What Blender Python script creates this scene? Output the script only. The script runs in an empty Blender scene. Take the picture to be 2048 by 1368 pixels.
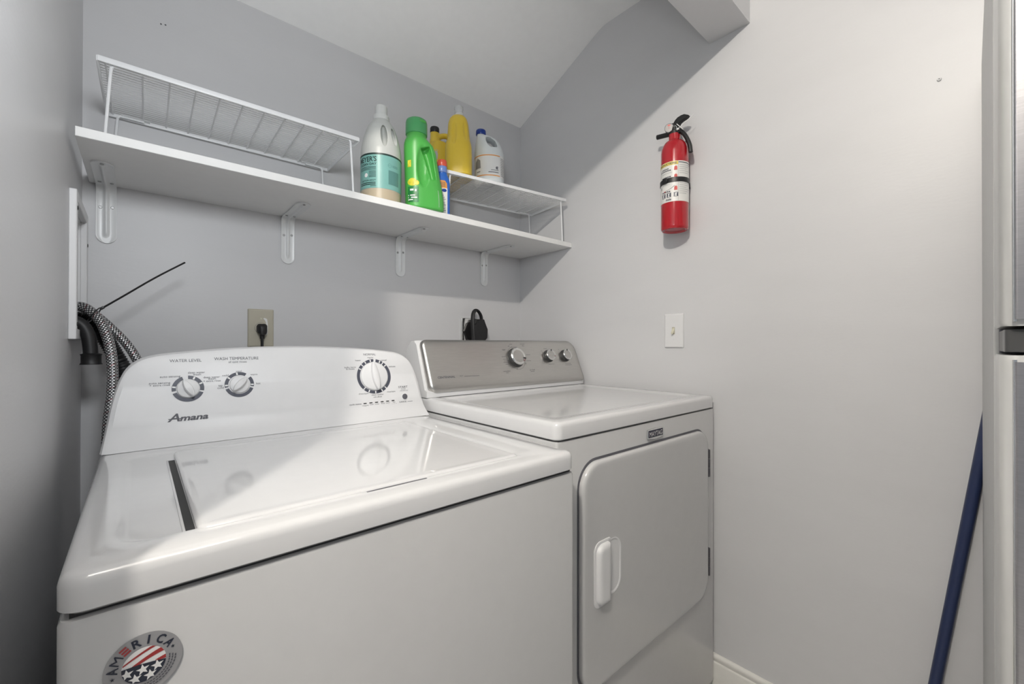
import bpy, bmesh, math, random
from mathutils import Vector, Matrix
from mathutils.bvhtree import BVHTree
random.seed(7)
PI = math.pi
SC = bpy.context.scene
COL = SC.collection

# ------------------------------------------------------------------ camera
F_PX, YAW, PITCH, ROLL = 852.264, 41.1783, 0.2285, 0.0903
cam_d = bpy.data.cameras.new('camera')
cam_d.sensor_fit = 'HORIZONTAL'; cam_d.sensor_width = 36.0
cam_d.lens = F_PX / 2048 * 36.0; cam_d.clip_start = 0.01
cam = bpy.data.objects.new('camera', cam_d); COL.objects.link(cam)
_y, _p, _r = math.radians(YAW), math.radians(PITCH), math.radians(ROLL)
fw = Vector((math.sin(_y)*math.cos(_p), math.cos(_y)*math.cos(_p), math.sin(_p)))
r0 = Vector((math.cos(_y), -math.sin(_y), 0)); u0 = r0.cross(fw)
rt = r0*math.cos(_r) + u0*math.sin(_r); up = -r0*math.sin(_r) + u0*math.cos(_r)
M = Matrix((rt, up, -fw)).transposed().to_4x4(); M.translation = (0, 0, 1.10)
cam.matrix_world = M
SC.camera = cam

# ------------------------------------------------------------------ world, lights, exposure
world = bpy.data.worlds.new('world'); SC.world = world; world.use_nodes = True
bg = world.node_tree.nodes['Background']
bg.inputs[0].default_value = (0.86, 0.93, 1.0, 1); bg.inputs[1].default_value = 0.30

def lamp(name, loc, power, radius, color):
    d = bpy.data.lights.new(name, 'POINT'); d.energy = power; d.shadow_soft_size = radius; d.color = color
    o = bpy.data.objects.new(name, d); COL.objects.link(o); o.location = loc
    return o
lamp('ceiling_lamp_light', (-0.40, 0.0, 2.304), 57, 0.016, (1.0, 0.935, 0.845))
fl_d = bpy.data.lights.new('flash_head_light', 'SPOT'); fl_d.energy = 18.5; fl_d.color = (0.94, 0.97, 1.0)
fl_d.shadow_soft_size = 0.09; fl_d.spot_size = math.radians(164); fl_d.spot_blend = 1.0
fl = bpy.data.objects.new('flash_head_light', fl_d); COL.objects.link(fl); fl.location = (0.06, 0.23, 1.60)
fl.rotation_euler = (Vector((0.15, 1.40, 1.72)) - fl.location).to_track_quat('-Z', 'Y').to_euler()
vs = SC.view_settings
vs.view_transform = 'Standard'; vs.look = 'None'; vs.gamma = 1.0; vs.use_curve_mapping = False
vs.exposure = 0.14

# ------------------------------------------------------------------ key dimensions (metres)
YB, XR, XL = 1.5412, 1.3992, -0.1114        # back wall, right wall, left wall
ZC1, YC2, ZC2 = 2.1553, 1.049, 2.380        # sloped ceiling
HY0, HY1, HZ = 0.499, 0.6203, 2.080         # header over the opening
XKL, YKR, ZK = -2.2, -2.6, 2.44             # kitchen side

# ------------------------------------------------------------------ materials
def mat(name, col, rough=0.5, metal=0.0, noise=0.0, nscale=40, bump=0.0, bscale=200, coat=0.0, spec=0.5, trans=0.0, sub=0.0, stretch=None):
    m = bpy.data.materials.new(name); m.use_nodes = True
    nt = m.node_tree; b = nt.nodes['Principled BSDF']
    b.inputs['Base Color'].default_value = (*col, 1); b.inputs['Roughness'].default_value = rough
    b.inputs['Metallic'].default_value = metal; b.inputs['Coat Weight'].default_value = coat
    b.inputs['Coat Roughness'].default_value = 0.08
    b.inputs['Specular IOR Level'].default_value = spec
    b.inputs['Transmission Weight'].default_value = trans
    if sub:
        b.inputs['Subsurface Weight'].default_value = sub; b.inputs['Subsurface Radius'].default_value = (0.02, 0.02, 0.02)
    tc = nt.nodes.new('ShaderNodeTexCoord'); src = tc.outputs['Object']
    if stretch:
        mp = nt.nodes.new('ShaderNodeMapping'); mp.inputs['Scale'].default_value = stretch
        nt.links.new(src, mp.inputs[0]); src = mp.outputs[0]
    n = nt.nodes.new('ShaderNodeTexNoise'); n.inputs['Scale'].default_value = nscale; n.inputs['Detail'].default_value = 4
    nt.links.new(src, n.inputs['Vector'])
    k = max(noise, 0.01)
    rp = nt.nodes.new('ShaderNodeValToRGB')
    rp.color_ramp.elements[0].color = (*[c*(1-k) for c in col], 1); rp.color_ramp.elements[1].color = (*[min(1, c*(1+k)) for c in col], 1)
    rp.color_ramp.elements[0].position = 0.3; rp.color_ramp.elements[1].position = 0.7
    nt.links.new(n.outputs['Fac'], rp.inputs[0]); nt.links.new(rp.outputs[0], b.inputs['Base Color'])
    if bump:
        n2 = nt.nodes.new('ShaderNodeTexNoise'); n2.inputs['Scale'].default_value = bscale; n2.inputs['Detail'].default_value = 3
        nt.links.new(src, n2.inputs['Vector'])
        bp = nt.nodes.new('ShaderNodeBump'); bp.inputs['Strength'].default_value = bump; bp.inputs['Distance'].default_value = 0.002
        nt.links.new(n2.outputs['Fac'], bp.inputs['Height']); nt.links.new(bp.outputs[0], b.inputs['Normal'])
    return m

M_ = {}
M_['wall'] = mat('wall_paint', (0.64, 0.64, 0.65), 0.42, noise=0.02, nscale=3, bump=0.10, bscale=60, stretch=(1, 1, 3))
M_['ceil'] = mat('ceiling_paint', (0.93, 0.93, 0.925), 0.6, noise=0.01, bump=0.1, bscale=90)
M_['trim'] = mat('trim_paint', (0.80, 0.79, 0.75), 0.35, noise=0.02)
M_['floor'] = mat('floor_vinyl', (0.56, 0.55, 0.54), 0.45, noise=0.06, nscale=8)
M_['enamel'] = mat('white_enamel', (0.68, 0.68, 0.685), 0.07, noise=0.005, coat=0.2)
M_['enamel_shaded'] = mat('white_enamel_shaded_front', (0.55, 0.55, 0.55), 0.11, noise=0.005, coat=0.2)  # same white enamel, with the shade on the fronts put into a darker colour
M_['plastic'] = mat('white_plastic', (0.74, 0.74, 0.745), 0.42, noise=0.006)
M_['board'] = mat('white_melamine', (0.82, 0.82, 0.81), 0.4, noise=0.01)
M_['wire'] = mat('white_vinyl_wire', (0.83, 0.84, 0.85), 0.35, noise=0.01)
M_['bracket'] = mat('white_powder_coat', (0.78, 0.79, 0.79), 0.3, noise=0.01)
M_['screw'] = mat('zinc_screw', (0.45, 0.45, 0.45), 0.5, metal=1.0)
M_['hinge'] = mat('dark_hinge_metal', (0.16, 0.16, 0.17), 0.3, metal=1.0)
M_['dark'] = mat('dark_gap', (0.03, 0.03, 0.03), 0.6)
M_['ink'] = mat('grey_print', (0.10, 0.10, 0.115), 0.5)
M_['inkblue'] = mat('slate_print', (0.07, 0.075, 0.10), 0.4)
M_['black'] = mat('black_rubber', (0.008, 0.008, 0.009), 0.5, noise=0.1)
M_['blackpl'] = mat('black_plastic', (0.010, 0.010, 0.011), 0.42, noise=0.05)
M_['steel'] = mat('brushed_steel', (0.52, 0.51, 0.49), 0.34, metal=1.0, noise=0.05, nscale=14, bump=0.05, bscale=40, stretch=(1.5, 60, 60))
M_['chrome'] = mat('polished_chrome', (0.75, 0.75, 0.74), 0.15, metal=1.0)
M_['knobdark'] = mat('dark_knob_side', (0.05, 0.05, 0.05), 0.35)
M_['fridge'] = mat('fridge_steel', (0.46, 0.45, 0.46), 0.32, metal=1.0, noise=0.06, nscale=14, bump=0.05, bscale=40, stretch=(60, 1.5, 60))
M_['fridgeside'] = mat('fridge_grey_paint', (0.55, 0.55, 0.54), 0.4, noise=0.03, bump=0.2, bscale=400)
M_['fridgecap'] = mat('fridge_door_edge', (0.60, 0.60, 0.585), 0.28, noise=0.02, metal=0.35)
M_['navy'] = mat('navy_pole_coating', (0.020, 0.031, 0.085), 0.34, noise=0.08, nscale=20)
M_['ivory'] = mat('ivory_plastic', (0.50, 0.47, 0.38), 0.3, noise=0.02)
M_['ivory2'] = mat('pale_ivory_plastic', (0.62, 0.60, 0.47), 0.3, noise=0.02)
M_['paper'] = mat('white_label_paper', (0.78, 0.77, 0.74), 0.4)
M_['red'] = mat('red_enamel', (0.40, 0.008, 0.016), 0.16, noise=0.02, coat=0.5)
M_['labelyel'] = mat('yellow_print', (0.75, 0.60, 0.12), 0.4)
M_['labelred'] = mat('red_print', (0.55, 0.05, 0.04), 0.4)
M_['green'] = mat('green_bottle_plastic', (0.08, 0.42, 0.075), 0.33, noise=0.03, nscale=10)
M_['greencap'] = mat('green_cap_plastic', (0.08, 0.36, 0.13), 0.3, noise=0.03)
M_['greenlab'] = mat('dark_green_label', (0.02, 0.20, 0.05), 0.35, noise=0.2, nscale=60)
M_['lemon'] = mat('lemon_print', (0.70, 0.62, 0.05), 0.4, noise=0.2, nscale=120)
M_['yellow'] = mat('yellow_bottle_plastic', (0.74, 0.53, 0.05), 0.34, noise=0.03, nscale=8)
M_['silver'] = mat('silver_print', (0.55, 0.55, 0.56), 0.3, metal=0.4)
M_['bleach'] = mat('white_bleach_plastic', (0.74, 0.78, 0.79), 0.3, noise=0.01, sub=0.1)
M_['bluecap'] = mat('blue_cap', (0.012, 0.045, 0.27), 0.3)
M_['orange'] = mat('orange_print', (0.80, 0.33, 0.06), 0.4)
M_['blue'] = mat('blue_bottle_plastic', (0.03, 0.13, 0.50), 0.25, noise=0.03)
M_['bluecol'] = mat('pale_blue_plastic', (0.16, 0.25, 0.55), 0.25)
M_['redcap'] = mat('red_orange_cap', (0.60, 0.09, 0.05), 0.3)
M_['cap'] = mat('frosted_cap', (0.66, 0.67, 0.65), 0.35, noise=0.02, sub=0.2)
M_['clear'] = mat('clear_cap', (0.85, 0.86, 0.87), 0.2, trans=0.5)
M_['teal'] = mat('teal_label', (0.20, 0.44, 0.40), 0.35, noise=0.03, nscale=20)
M_['teal2'] = mat('teal_label_print', (0.10, 0.25, 0.23), 0.4)
M_['tealink'] = mat('dark_green_print', (0.015, 0.04, 0.035), 0.4)
M_['stgrey'] = mat('sticker_grey', (0.33, 0.33, 0.34), 0.3, metal=0.2)
M_['stnavy'] = mat('sticker_navy', (0.012, 0.017, 0.035), 0.35)
M_['stred'] = mat('sticker_red', (0.33, 0.025, 0.025), 0.35)
M_['stwhite'] = mat('sticker_white', (0.80, 0.80, 0.79), 0.35)
M_['badge'] = mat('badge_navy', (0.012, 0.013, 0.035), 0.55)
M_['glass'] = mat('gauge_face', (0.36, 0.33, 0.32), 0.4)

def zone_mat(name, base, low, zlow, rough):
    # milky translucent plastic with tinted liquid standing inside up to zlow
    m = mat(name, base, rough, sub=0.15, noise=0.015)
    nt = m.node_tree; b = nt.nodes['Principled BSDF']
    old = b.inputs['Base Color'].links[0].from_socket
    tc = nt.nodes.new('ShaderNodeTexCoord'); sp = nt.nodes.new('ShaderNodeSeparateXYZ'); nt.links.new(tc.outputs['Object'], sp.inputs[0])
    mr = nt.nodes.new('ShaderNodeMapRange'); mr.inputs[1].default_value = zlow - 0.012; mr.inputs[2].default_value = zlow + 0.006
    nt.links.new(sp.outputs[2], mr.inputs[0])
    mx = nt.nodes.new('ShaderNodeMix'); mx.data_type = 'RGBA'
    mx.inputs[6].default_value = (*low, 1); nt.links.new(old, mx.inputs[7]); nt.links.new(mr.outputs[0], mx.inputs[0])
    nt.links.new(mx.outputs[2], b.inputs['Base Color'])
    return m
M_['milky'] = zone_mat('milky_bottle_plastic', (0.56, 0.575, 0.55), (0.50, 0.42, 0.30), 0.045, 0.35)

def braid_mat():
    m = mat('braided_steel', (0.42, 0.42, 0.43), 0.25, metal=0.5)
    nt = m.node_tree; b = nt.nodes['Principled BSDF']
    uv = nt.nodes.new('ShaderNodeUVMap'); outs = []
    for sgn in (1, -1):
        mp = nt.nodes.new('ShaderNodeMapping'); mp.inputs['Scale'].default_value = (1, 1, 1)
        mp.inputs['Rotation'].default_value = (0, 0, sgn*0.75); nt.links.new(uv.outputs[0], mp.inputs[0])
        w = nt.nodes.new('ShaderNodeTexWave'); w.inputs['Scale'].default_value = 0.62; w.inputs['Distortion'].default_value = 0.3
        nt.links.new(mp.outputs[0], w.inputs[0]); outs.append(w.outputs['Fac'])
    mm = nt.nodes.new('ShaderNodeMath'); mm.operation = 'MULTIPLY'; nt.links.new(outs[0], mm.inputs[0]); nt.links.new(outs[1], mm.inputs[1])
    rp = nt.nodes.new('ShaderNodeValToRGB'); rp.color_ramp.elements[0].color = (0.06, 0.06, 0.065, 1); rp.color_ramp.elements[1].color = (0.80, 0.80, 0.80, 1)
    rp.color_ramp.elements[0].position = 0.05; rp.color_ramp.elements[1].position = 0.6
    nt.links.new(mm.outputs[0], rp.inputs[0])
    ts = nt.nodes.new('ShaderNodeTexWave'); ts.wave_type = 'BANDS'; ts.inputs['Scale'].default_value = 0.14; ts.inputs['Distortion'].default_value = 0.0
    mp3 = nt.nodes.new('ShaderNodeMapping'); mp3.inputs['Rotation'].default_value = (0, 0, 0.5); nt.links.new(uv.outputs[0], mp3.inputs[0]); nt.links.new(mp3.outputs[0], ts.inputs[0])
    gt = nt.nodes.new('ShaderNodeMath'); gt.operation = 'GREATER_THAN'; gt.inputs[1].default_value = 0.994; nt.links.new(ts.outputs['Fac'], gt.inputs[0])
    mx = nt.nodes.new('ShaderNodeMix'); mx.data_type = 'RGBA'; nt.links.new(gt.outputs[0], mx.inputs[0]); nt.links.new(rp.outputs[0], mx.inputs[6]); mx.inputs[7].default_value = (0.16, 0.03, 0.035, 1)
    nt.links.new(mx.outputs[2], b.inputs['Base Color'])
    bp = nt.nodes.new('ShaderNodeBump'); bp.inputs['Strength'].default_value = 0.5; bp.inputs['Distance'].default_value = 0.001
    nt.links.new(mm.outputs[0], bp.inputs['Height']); nt.links.new(bp.outputs[0], b.inputs['Normal'])
    return m
M_['braid'] = braid_mat()

# ------------------------------------------------------------------ object helpers
def root_of(o):
    while o.parent: o = o.parent
    return o
def link(name, me, parent=None, local=False):
    o = bpy.data.objects.new(name, me); COL.objects.link(o)
    if parent is not None:
        if me is not None and not local: me.transform(Matrix.Translation(-root_of(parent).location))
        o.parent = parent
    return o
def obj(name, bm, material, parent=None, angle=35, local=False, smooth=True):
    me = bpy.data.meshes.new(name)
    bmesh.ops.recalc_face_normals(bm, faces=bm.faces[:])
    bm.to_mesh(me); bm.free()
    return finish(name, me, material, parent, angle, local, smooth)
def finish(name, me, material, parent=None, angle=35, local=False, smooth=True):
    me.materials.clear(); me.materials.append(M_[material] if isinstance(material, str) else material)
    if smooth:
        me.polygons.foreach_set('use_smooth', [True]*len(me.polygons)); me.set_sharp_from_angle(angle=math.radians(angle))
    return link(name, me, parent, local)
def tag(o, label, cat, group=None):
    o['label'] = label; o['category'] = cat
    if group: o['group'] = group
    return o
def thing(name, label, cat, loc, group=None):
    o = bpy.data.objects.new(name, None); COL.objects.link(o); o.location = loc; o.empty_display_size = 0.05
    return tag(o, label, cat, group)
def stuff(o):
    o['kind'] = 'stuff'; return o
def struct(name, bm, material, **k):
    o = obj(name, bm, material, **k); o['kind'] = 'structure'; return o
def copy_tree(o, parent=None):
    c = o.copy(); COL.objects.link(c); c.parent = parent
    for ch in list(o.children): copy_tree(ch, c)
    return c

# ------------------------------------------------------------------ mesh helpers
def box(bm, x0, x1, y0, y1, z0, z1, bev=0.0, seg=2):
    vs_ = [bm.verts.new(p) for p in ((x0,y0,z0),(x1,y0,z0),(x1,y1,z0),(x0,y1,z0),(x0,y0,z1),(x1,y0,z1),(x1,y1,z1),(x0,y1,z1))]
    fs = [bm.faces.new([vs_[i] for i in q]) for q in ((3,2,1,0),(4,5,6,7),(0,1,5,4),(1,2,6,5),(2,3,7,6),(3,0,4,7))]
    if bev:
        es = list({e for f in fs for e in f.edges})
        bmesh.ops.bevel(bm, geom=es, offset=bev, segments=seg, affect='EDGES', profile=0.5)
    return bm
def B(*a, **k): return box(bmesh.new(), *a, **k)
def loft(bm, rings, cap0=True, cap1=True, closed=True):
    R = [[bm.verts.new(p) for p in r] for r in rings]; n = len(R[0])
    for a, b in zip(R, R[1:]):
        for i in range(n if closed else n-1):
            bm.faces.new((a[i], a[(i+1) % n], b[(i+1) % n], b[i]))
    if cap0: bm.faces.new(R[0][::-1])
    if cap1: bm.faces.new(R[-1])
    return bm
def rr(w, h, r, n=6, rs=None):
    # rounded rectangle outline centred on 0; rs = radii (tr, tl, bl, br)
    rs = rs or (r, r, r, r); pts = []
    for k, (sx, sy) in enumerate(((1,1),(-1,1),(-1,-1),(1,-1))):
        q = max(min(rs[k], w/2-1e-5, h/2-1e-5), 1e-5); cx, cy = sx*(w/2-q), sy*(h/2-q)
        for i in range(n+1):
            a = PI/2*k + PI/2*i/n; pts.append((cx+q*math.cos(a), cy+q*math.sin(a)))
    return pts
def slab(bm, w, h, r, layers, f, n=6, rs=None):
    # layers: (inset, depth); f maps (a, b, depth) -> world point
    rings = []; layers = list(layers)
    if min(w, h)/2 > layers[-1][0]+0.006: layers.append((layers[-1][0]+0.0015, layers[-1][1]))   # keeps the face flat-shaded
    for ins, d in layers:
        q = tuple(max(x-ins, 0.0005) for x in rs) if rs else None
        rings.append([f(a, b, d) for a, b in rr(w-2*ins, h-2*ins, max(r-ins, 0.0005), n, q)])
    return loft(bm, rings)
def circ(r, n=32, ph=0.0): return [(r*math.cos(2*PI*i/n+ph), r*math.sin(2*PI*i/n+ph)) for i in range(n)]
def lathe(bm, prof, f, n=32, cap0=True, cap1=True):
    return loft(bm, [[f(a, b, d) for a, b in circ(max(r, 1e-5), n)] for r, d in prof], cap0, cap1)
def zf(cx, cy, z0=0.0): return lambda a, b, d: (cx+a, cy+b, z0+d)
def smooth_path(pts, k=8):
    P = [Vector(p) for p in pts]
    if len(P) < 3: return P
    Q = [P[0]*2-P[1]] + P + [P[-1]*2-P[-2]]; out = []
    for i in range(1, len(Q)-2):
        a, b, c, d = Q[i-1:i+3]
        for j in range(k):
            t = j/k
            out.append(0.5*((2*b)+(-a+c)*t+(2*a-5*b+4*c-d)*t*t+(-a+3*b-3*c+d)*t**3))
    out.append(P[-1]); return out
def tube(bm, pts, r, n=10, smooth=8, rf=None, uvscale=None, flat=None):
    P = smooth_path(pts, smooth) if smooth else [Vector(p) for p in pts]
    T = [(P[min(i+1, len(P)-1)]-P[max(i-1, 0)]).normalized() for i in range(len(P))]
    up_ = Vector((0, 0, 1)) if abs(T[0].z) < 0.9 else Vector((1, 0, 0))
    N = (up_ - T[0]*up_.dot(T[0])).normalized(); rings = []; L = [0.0]
    for i, p in enumerate(P):
        N = (N - T[i]*N.dot(T[i])).normalized(); Bn = T[i].cross(N)
        q = r*(rf(i/(len(P)-1)) if rf else 1.0)
        if i: L.append(L[-1]+(P[i]-P[i-1]).length)
        fa, fb = flat or (1, 1)
        rings.append([p + N*(math.cos(2*PI*k/n)*q*fa) + Bn*(math.sin(2*PI*k/n)*q*fb) for k in range(n)])
    R = [[bm.verts.new(v) for v in ring] for ring in rings]
    uvl = bm.loops.layers.uv.verify() if uvscale else None
    for i in range(len(R)-1):
        for k in range(n):
            f = bm.faces.new((R[i][k], R[i][(k+1) % n], R[i+1][(k+1) % n], R[i+1][k]))
            if uvl:
                for lp, (ii, kk) in zip(f.loops, ((i, k), (i, k+1), (i+1, k+1), (i+1, k))):
                    lp[uvl].uv = (L[ii]*uvscale, kk/n*2*PI*r*uvscale)
    bm.faces.new(R[0][::-1]); bm.faces.new(R[-1])
    return bm
def prism(bm, poly, f, d0, d1, bev=0.0):
    cx = sum(p[0] for p in poly)/len(poly); cy = sum(p[1] for p in poly)/len(poly)
    def sh(k): return [(a+(cx-a)*k, b+(cy-b)*k) for a, b in poly]
    rings = [[f(a, b, d0) for a, b in poly], [f(a, b, d1-(bev if bev else 0)) for a, b in poly]]
    if bev: rings.append([f(a, b, d1) for a, b in sh(bev/max(0.002, max(math.hypot(a-cx, b-cy) for a, b in poly)))])
    return loft(bm, rings)

_fc = {}
def text_mesh(s, bold=0.0):
    # flat glyph mesh at size 1, returns (verts, faces, width, cap height)
    key = (s, bold)
    if key in _fc: return _fc[key]
    c = bpy.data.curves.new('t', 'FONT'); c.body = s; c.size = 1.0; c.offset = bold; c.resolution_u = 3; c.fill_mode = 'FRONT'
    o = bpy.data.objects.new('t', c); COL.objects.link(o)
    dg = bpy.context.evaluated_depsgraph_get(); me = bpy.data.meshes.new_from_object(o.evaluated_get(dg))
    V = [tuple(v.co) for v in me.vertices]; Fc = [tuple(p.vertices) for p in me.polygons]
    bpy.data.objects.remove(o); bpy.data.curves.remove(c); bpy.data.meshes.remove(me)
    x0 = min(v[0] for v in V); x1 = max(v[0] for v in V)
    V = [(v[0]-x0, v[1]) for v in V]
    _fc[key] = (V, Fc, x1-x0); return _fc[key]
CAPH = 0.73
def put_text(bm, s, f, x, y, width=None, cap=0.01, bold=0.0, shear=0.0, align='C'):
    V, Fc, w = text_mesh(s, bold)
    sy = cap/CAPH; sx = (width/w) if width else sy
    off = {'C': -w/2*sx, 'L': 0.0, 'R': -w*sx}[align]
    vv = [bm.verts.new(f(x+off+v[0]*sx+shear*v[1]*sy, y+v[1]*sy)) for v in V]
    for q in Fc:
        try: bm.faces.new([vv[i] for i in q])
        except ValueError: pass
def put_poly(bm, pts, f, sub=0):
    if not sub:
        try: bm.faces.new([bm.verts.new(f(a, b)) for a, b in pts])
        except ValueError: pass
        return
    t = bmesh.new(); t.faces.new([t.verts.new((a, b, 0)) for a, b in pts])   # finely divided so that it follows a curved surface
    bmesh.ops.triangulate(t, faces=t.faces[:]); bmesh.ops.subdivide_edges(t, edges=t.edges[:], cuts=sub, use_grid_fill=True)
    t.verts.index_update(); vv = [bm.verts.new(f(v.co.x, v.co.y)) for v in t.verts]
    for q in t.faces: bm.faces.new([vv[v.index] for v in q.verts])
    t.free()
def put_rect(bm, x0, x1, y0, y1, f, nx=1, ny=1):
    g = [[bm.verts.new(f(x0+(x1-x0)*i/nx, y0+(y1-y0)*j/ny)) for i in range(nx+1)] for j in range(ny+1)]
    for j in range(ny):
        for i in range(nx): bm.faces.new((g[j][i], g[j][i+1], g[j+1][i+1], g[j+1][i]))
def put_ring(bm, r0, r1, a0, a1, f, cx=0, cy=0, n=24):
    m = 4 if r0 == 0 else 1
    P = [[bm.verts.new(f(cx+r*math.cos(a0+(a1-a0)*i/n), cy+r*math.sin(a0+(a1-a0)*i/n))) for i in range(n+1)] for r in [r0+(r1-r0)*k/m for k in range(m+1)]]
    for k in range(m):
        for i in range(n): bm.faces.new((P[k][i], P[k][i+1], P[k+1][i+1], P[k+1][i]))

def bake(parts, cutters=None, voxel=0.0025, it=6):
    # union of overlapping shapes by voxel remesh, optional carving, then smoothing -> new mesh
    def tmp(bms):
        b = bmesh.new()
        for q in bms:
            bmesh.ops.recalc_face_normals(q, faces=q.faces[:])
            me = bpy.data.meshes.new('t'); q.to_mesh(me); q.free(); b.from_mesh(me); bpy.data.meshes.remove(me)
        me = bpy.data.meshes.new('t'); b.to_mesh(me); b.free()
        o = bpy.data.objects.new('t', me); COL.objects.link(o); return o
    def rem(o):
        m = o.modifiers.new('r', 'REMESH'); m.mode = 'VOXEL'; m.voxel_size = voxel
    def ev(o):
        dg = bpy.context.evaluated_depsgraph_get(); me = bpy.data.meshes.new_from_object(o.evaluated_get(dg)); return me
    a = tmp(parts); rem(a)
    if cutters:
        me = ev(a); a.modifiers.clear(); a.data = me
        for c in cutters:
            co = tmp([c]); m = a.modifiers.new('b', 'BOOLEAN'); m.operation = 'DIFFERENCE'; m.object = co; m.solver = 'EXACT'
            me = ev(a); a.modifiers.clear(); a.data = me; bpy.data.objects.remove(co)
        rem(a)
    m = a.modifiers.new('s', 'SMOOTH'); m.factor = 0.5; m.iterations = it
    me = ev(a); bpy.data.objects.remove(a); return me
def projector(me, mapf, off=0.0006):
    # mapf(a, b) -> (ray origin, direction) in mesh space; returns f(a, b) -> point on the surface, lifted by off
    bm = bmesh.new(); bm.from_mesh(me); t = BVHTree.FromBMesh(bm); bm.free()
    def f(a, b):
        o, d = mapf(a, b); hit, nrm, _, _ = t.ray_cast(Vector(o), Vector(d))
        if hit is None: return Vector(o) + Vector(d)*0.1
        return hit - Vector(d).normalized()*off
    return f
def radial(cx, cy, r, a_front):
    # a = arc length to the right of the facing direction, b = height
    def m(a, b):
        th = a_front + a/r; d = Vector((math.cos(th), math.sin(th), 0))
        return Vector((cx, cy, b)) + d*0.3, -d
    return m
def sup(z, cx, cy, rx, ry, p=2.5, n=40):
    out = []
    for i in range(n):
        a = 2*PI*i/n; c, s = math.cos(a), math.sin(a)
        out.append((cx+rx*abs(c)**(2/p)*(1 if c >= 0 else -1), cy+ry*abs(s)**(2/p)*(1 if s >= 0 else -1), z))
    return out

# ================================================================== THE SETTING
def quad_wall(name, pts, material, thick_dir, t=0.1):
    bm = bmesh.new(); d = Vector(thick_dir)*t
    loft(bm, [[Vector(p) for p in pts], [Vector(p)+d for p in pts]])
    return struct(name, bm, material, smooth=False)
struct('floor', B(XKL, XR+0.1, YKR, YB+0.1, -0.08, 0.0), 'floor', smooth=False)
quad_wall('wall_back', [(XL-0.1, YB, 0), (XR+0.1, YB, 0), (XR+0.1, YB, 2.5), (XL-0.1, YB, 2.5)], 'wall', (0, 1, 0))
quad_wall('wall_right', [(XR, YKR, 0), (XR, YB, 0), (XR, YB, 2.5), (XR, YKR, 2.5)], 'wall', (1, 0, 0))
# left wall of the closet with the opening of the recessed valve box
LY0, BXY0, BXY1, BXZ0, BXZ1 = 0.394, 1.290, 1.500, 1.130, 1.400
bm = bmesh.new()
for y0, y1, z0, z1 in ((LY0, BXY0, 0, 2.5), (BXY1, YB, 0, 2.5), (BXY0, BXY1, 0, BXZ0), (BXY0, BXY1, BXZ1, 2.5)):
    box(bm, XL-0.12, XL, y0, y1, z0, z1)
struct('wall_left', bm, 'wall', smooth=False)
struct('wall_front', B(XKL, XL-0.12, LY0, LY0+0.12, 0, 2.5), 'wall', smooth=False)
struct('wall_header', B(XL, XR, HY0, HY1, HZ, 2.5), 'wall', smooth=False)
# closet ceiling: sloped soffit and flat part
bm = bmesh.new()
bend = [(YC2+0.03, ZC2-0.03*(ZC2-ZC1)/(YB-YC2)), (YC2, ZC2), (YC2-0.03, ZC2-0.0003)]
arc = [tuple((1-t)**2*bend[0][k]+2*t*(1-t)*bend[1][k]+t*t*bend[2][k] for k in (0, 1)) for t in [i/12 for i in range(13)]]
loft(bm, [[(x, YB, ZC1)] + [(x, a, b) for a, b in arc] + [(x, HY1, ZC2-0.004), (x, HY1, 2.52), (x, YB, 2.52)] for x in (XL, XR)])
struct('ceiling', bm, 'ceil')
struct('ceiling', B(XKL, XR, YKR, HY0, ZK, ZK+0.08), 'ceil', smooth=False)
# baseboard along the right wall: stepped profile with a rounded cap bead
prof = [(0, 0), (-0.0095, 0), (-0.0095, 0.078), (-0.0085, 0.082), (-0.0065, 0.084), (-0.0072, 0.088), (-0.0095, 0.093), (-0.0100, 0.098), (-0.0085, 0.103), (-0.0050, 0.1065), (0, 0.1065)]
bm = bmesh.new(); loft(bm, [[(XR+a, y, b) for a, b in prof] for y in (YKR, YB)])
struct('baseboard_right', bm, 'trim', angle=50)

# ================================================================== WASHING MACHINE
WX0, WX1, WY0, WZT, WZB = -0.0555, 0.6395, 0.5407, 0.8924, 0.8566
WYB = 1.235
washer = thing('washing_machine', 'white top-load washing machine with three dials on its rear console', 'washing machine', ((WX0+WX1)/2, (WY0+WYB)/2, 0))
wc = (WX0+WX1)/2
def wxy(d): return lambda a, b, k: (wc+a, (WY0+WYB)/2+b, d+k)
bm = bmesh.new(); H = WZB-0.008-0.03
slab(bm, WX1-WX0-0.002, WYB-WY0-0.004, 0.012, [(0.004, 0.03), (0, 0.034), (0, WZB-0.010), (0.002, WZB-0.0055), (0.007, WZB-0.0042)], wxy(0))
obj('cabinet', bm, 'enamel_shaded', washer)
obj('shadow_gap', B(WX0+0.009, WX1-0.009, WY0+0.009, WYB-0.01, WZB-0.0043, WZB+0.002), 'dark', washer)
for sx in (WX0+0.05, WX1-0.05):
    for sy in (WY0+0.05, WYB-0.05):
        bm = bmesh.new(); lathe(bm, [(0.02, 0.0), (0.02, 0.012), (0.008, 0.013), (0.008, 0.032)], zf(sx, sy), 16); obj('leg', bm, 'black', washer)
# top panel: rounded slab whose upper face dips around the lid
bm = bmesh.new()
hw, hd = (WX1-WX0)/2, (WYB-WY0)/2
rings = []
for ins, z in ((0.004, WZB), (0.0, WZB+0.003), (0.0, WZT-0.012), (0.0015, WZT-0.006), (0.005, WZT-0.002), (0.011, WZT)):
    rings.append([(wc+a, (WY0+WYB)/2+b, z) for a, b in rr(2*hw-2*ins, 2*hd-2*ins, max(0.022-ins, 0.006), 6)])
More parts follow.
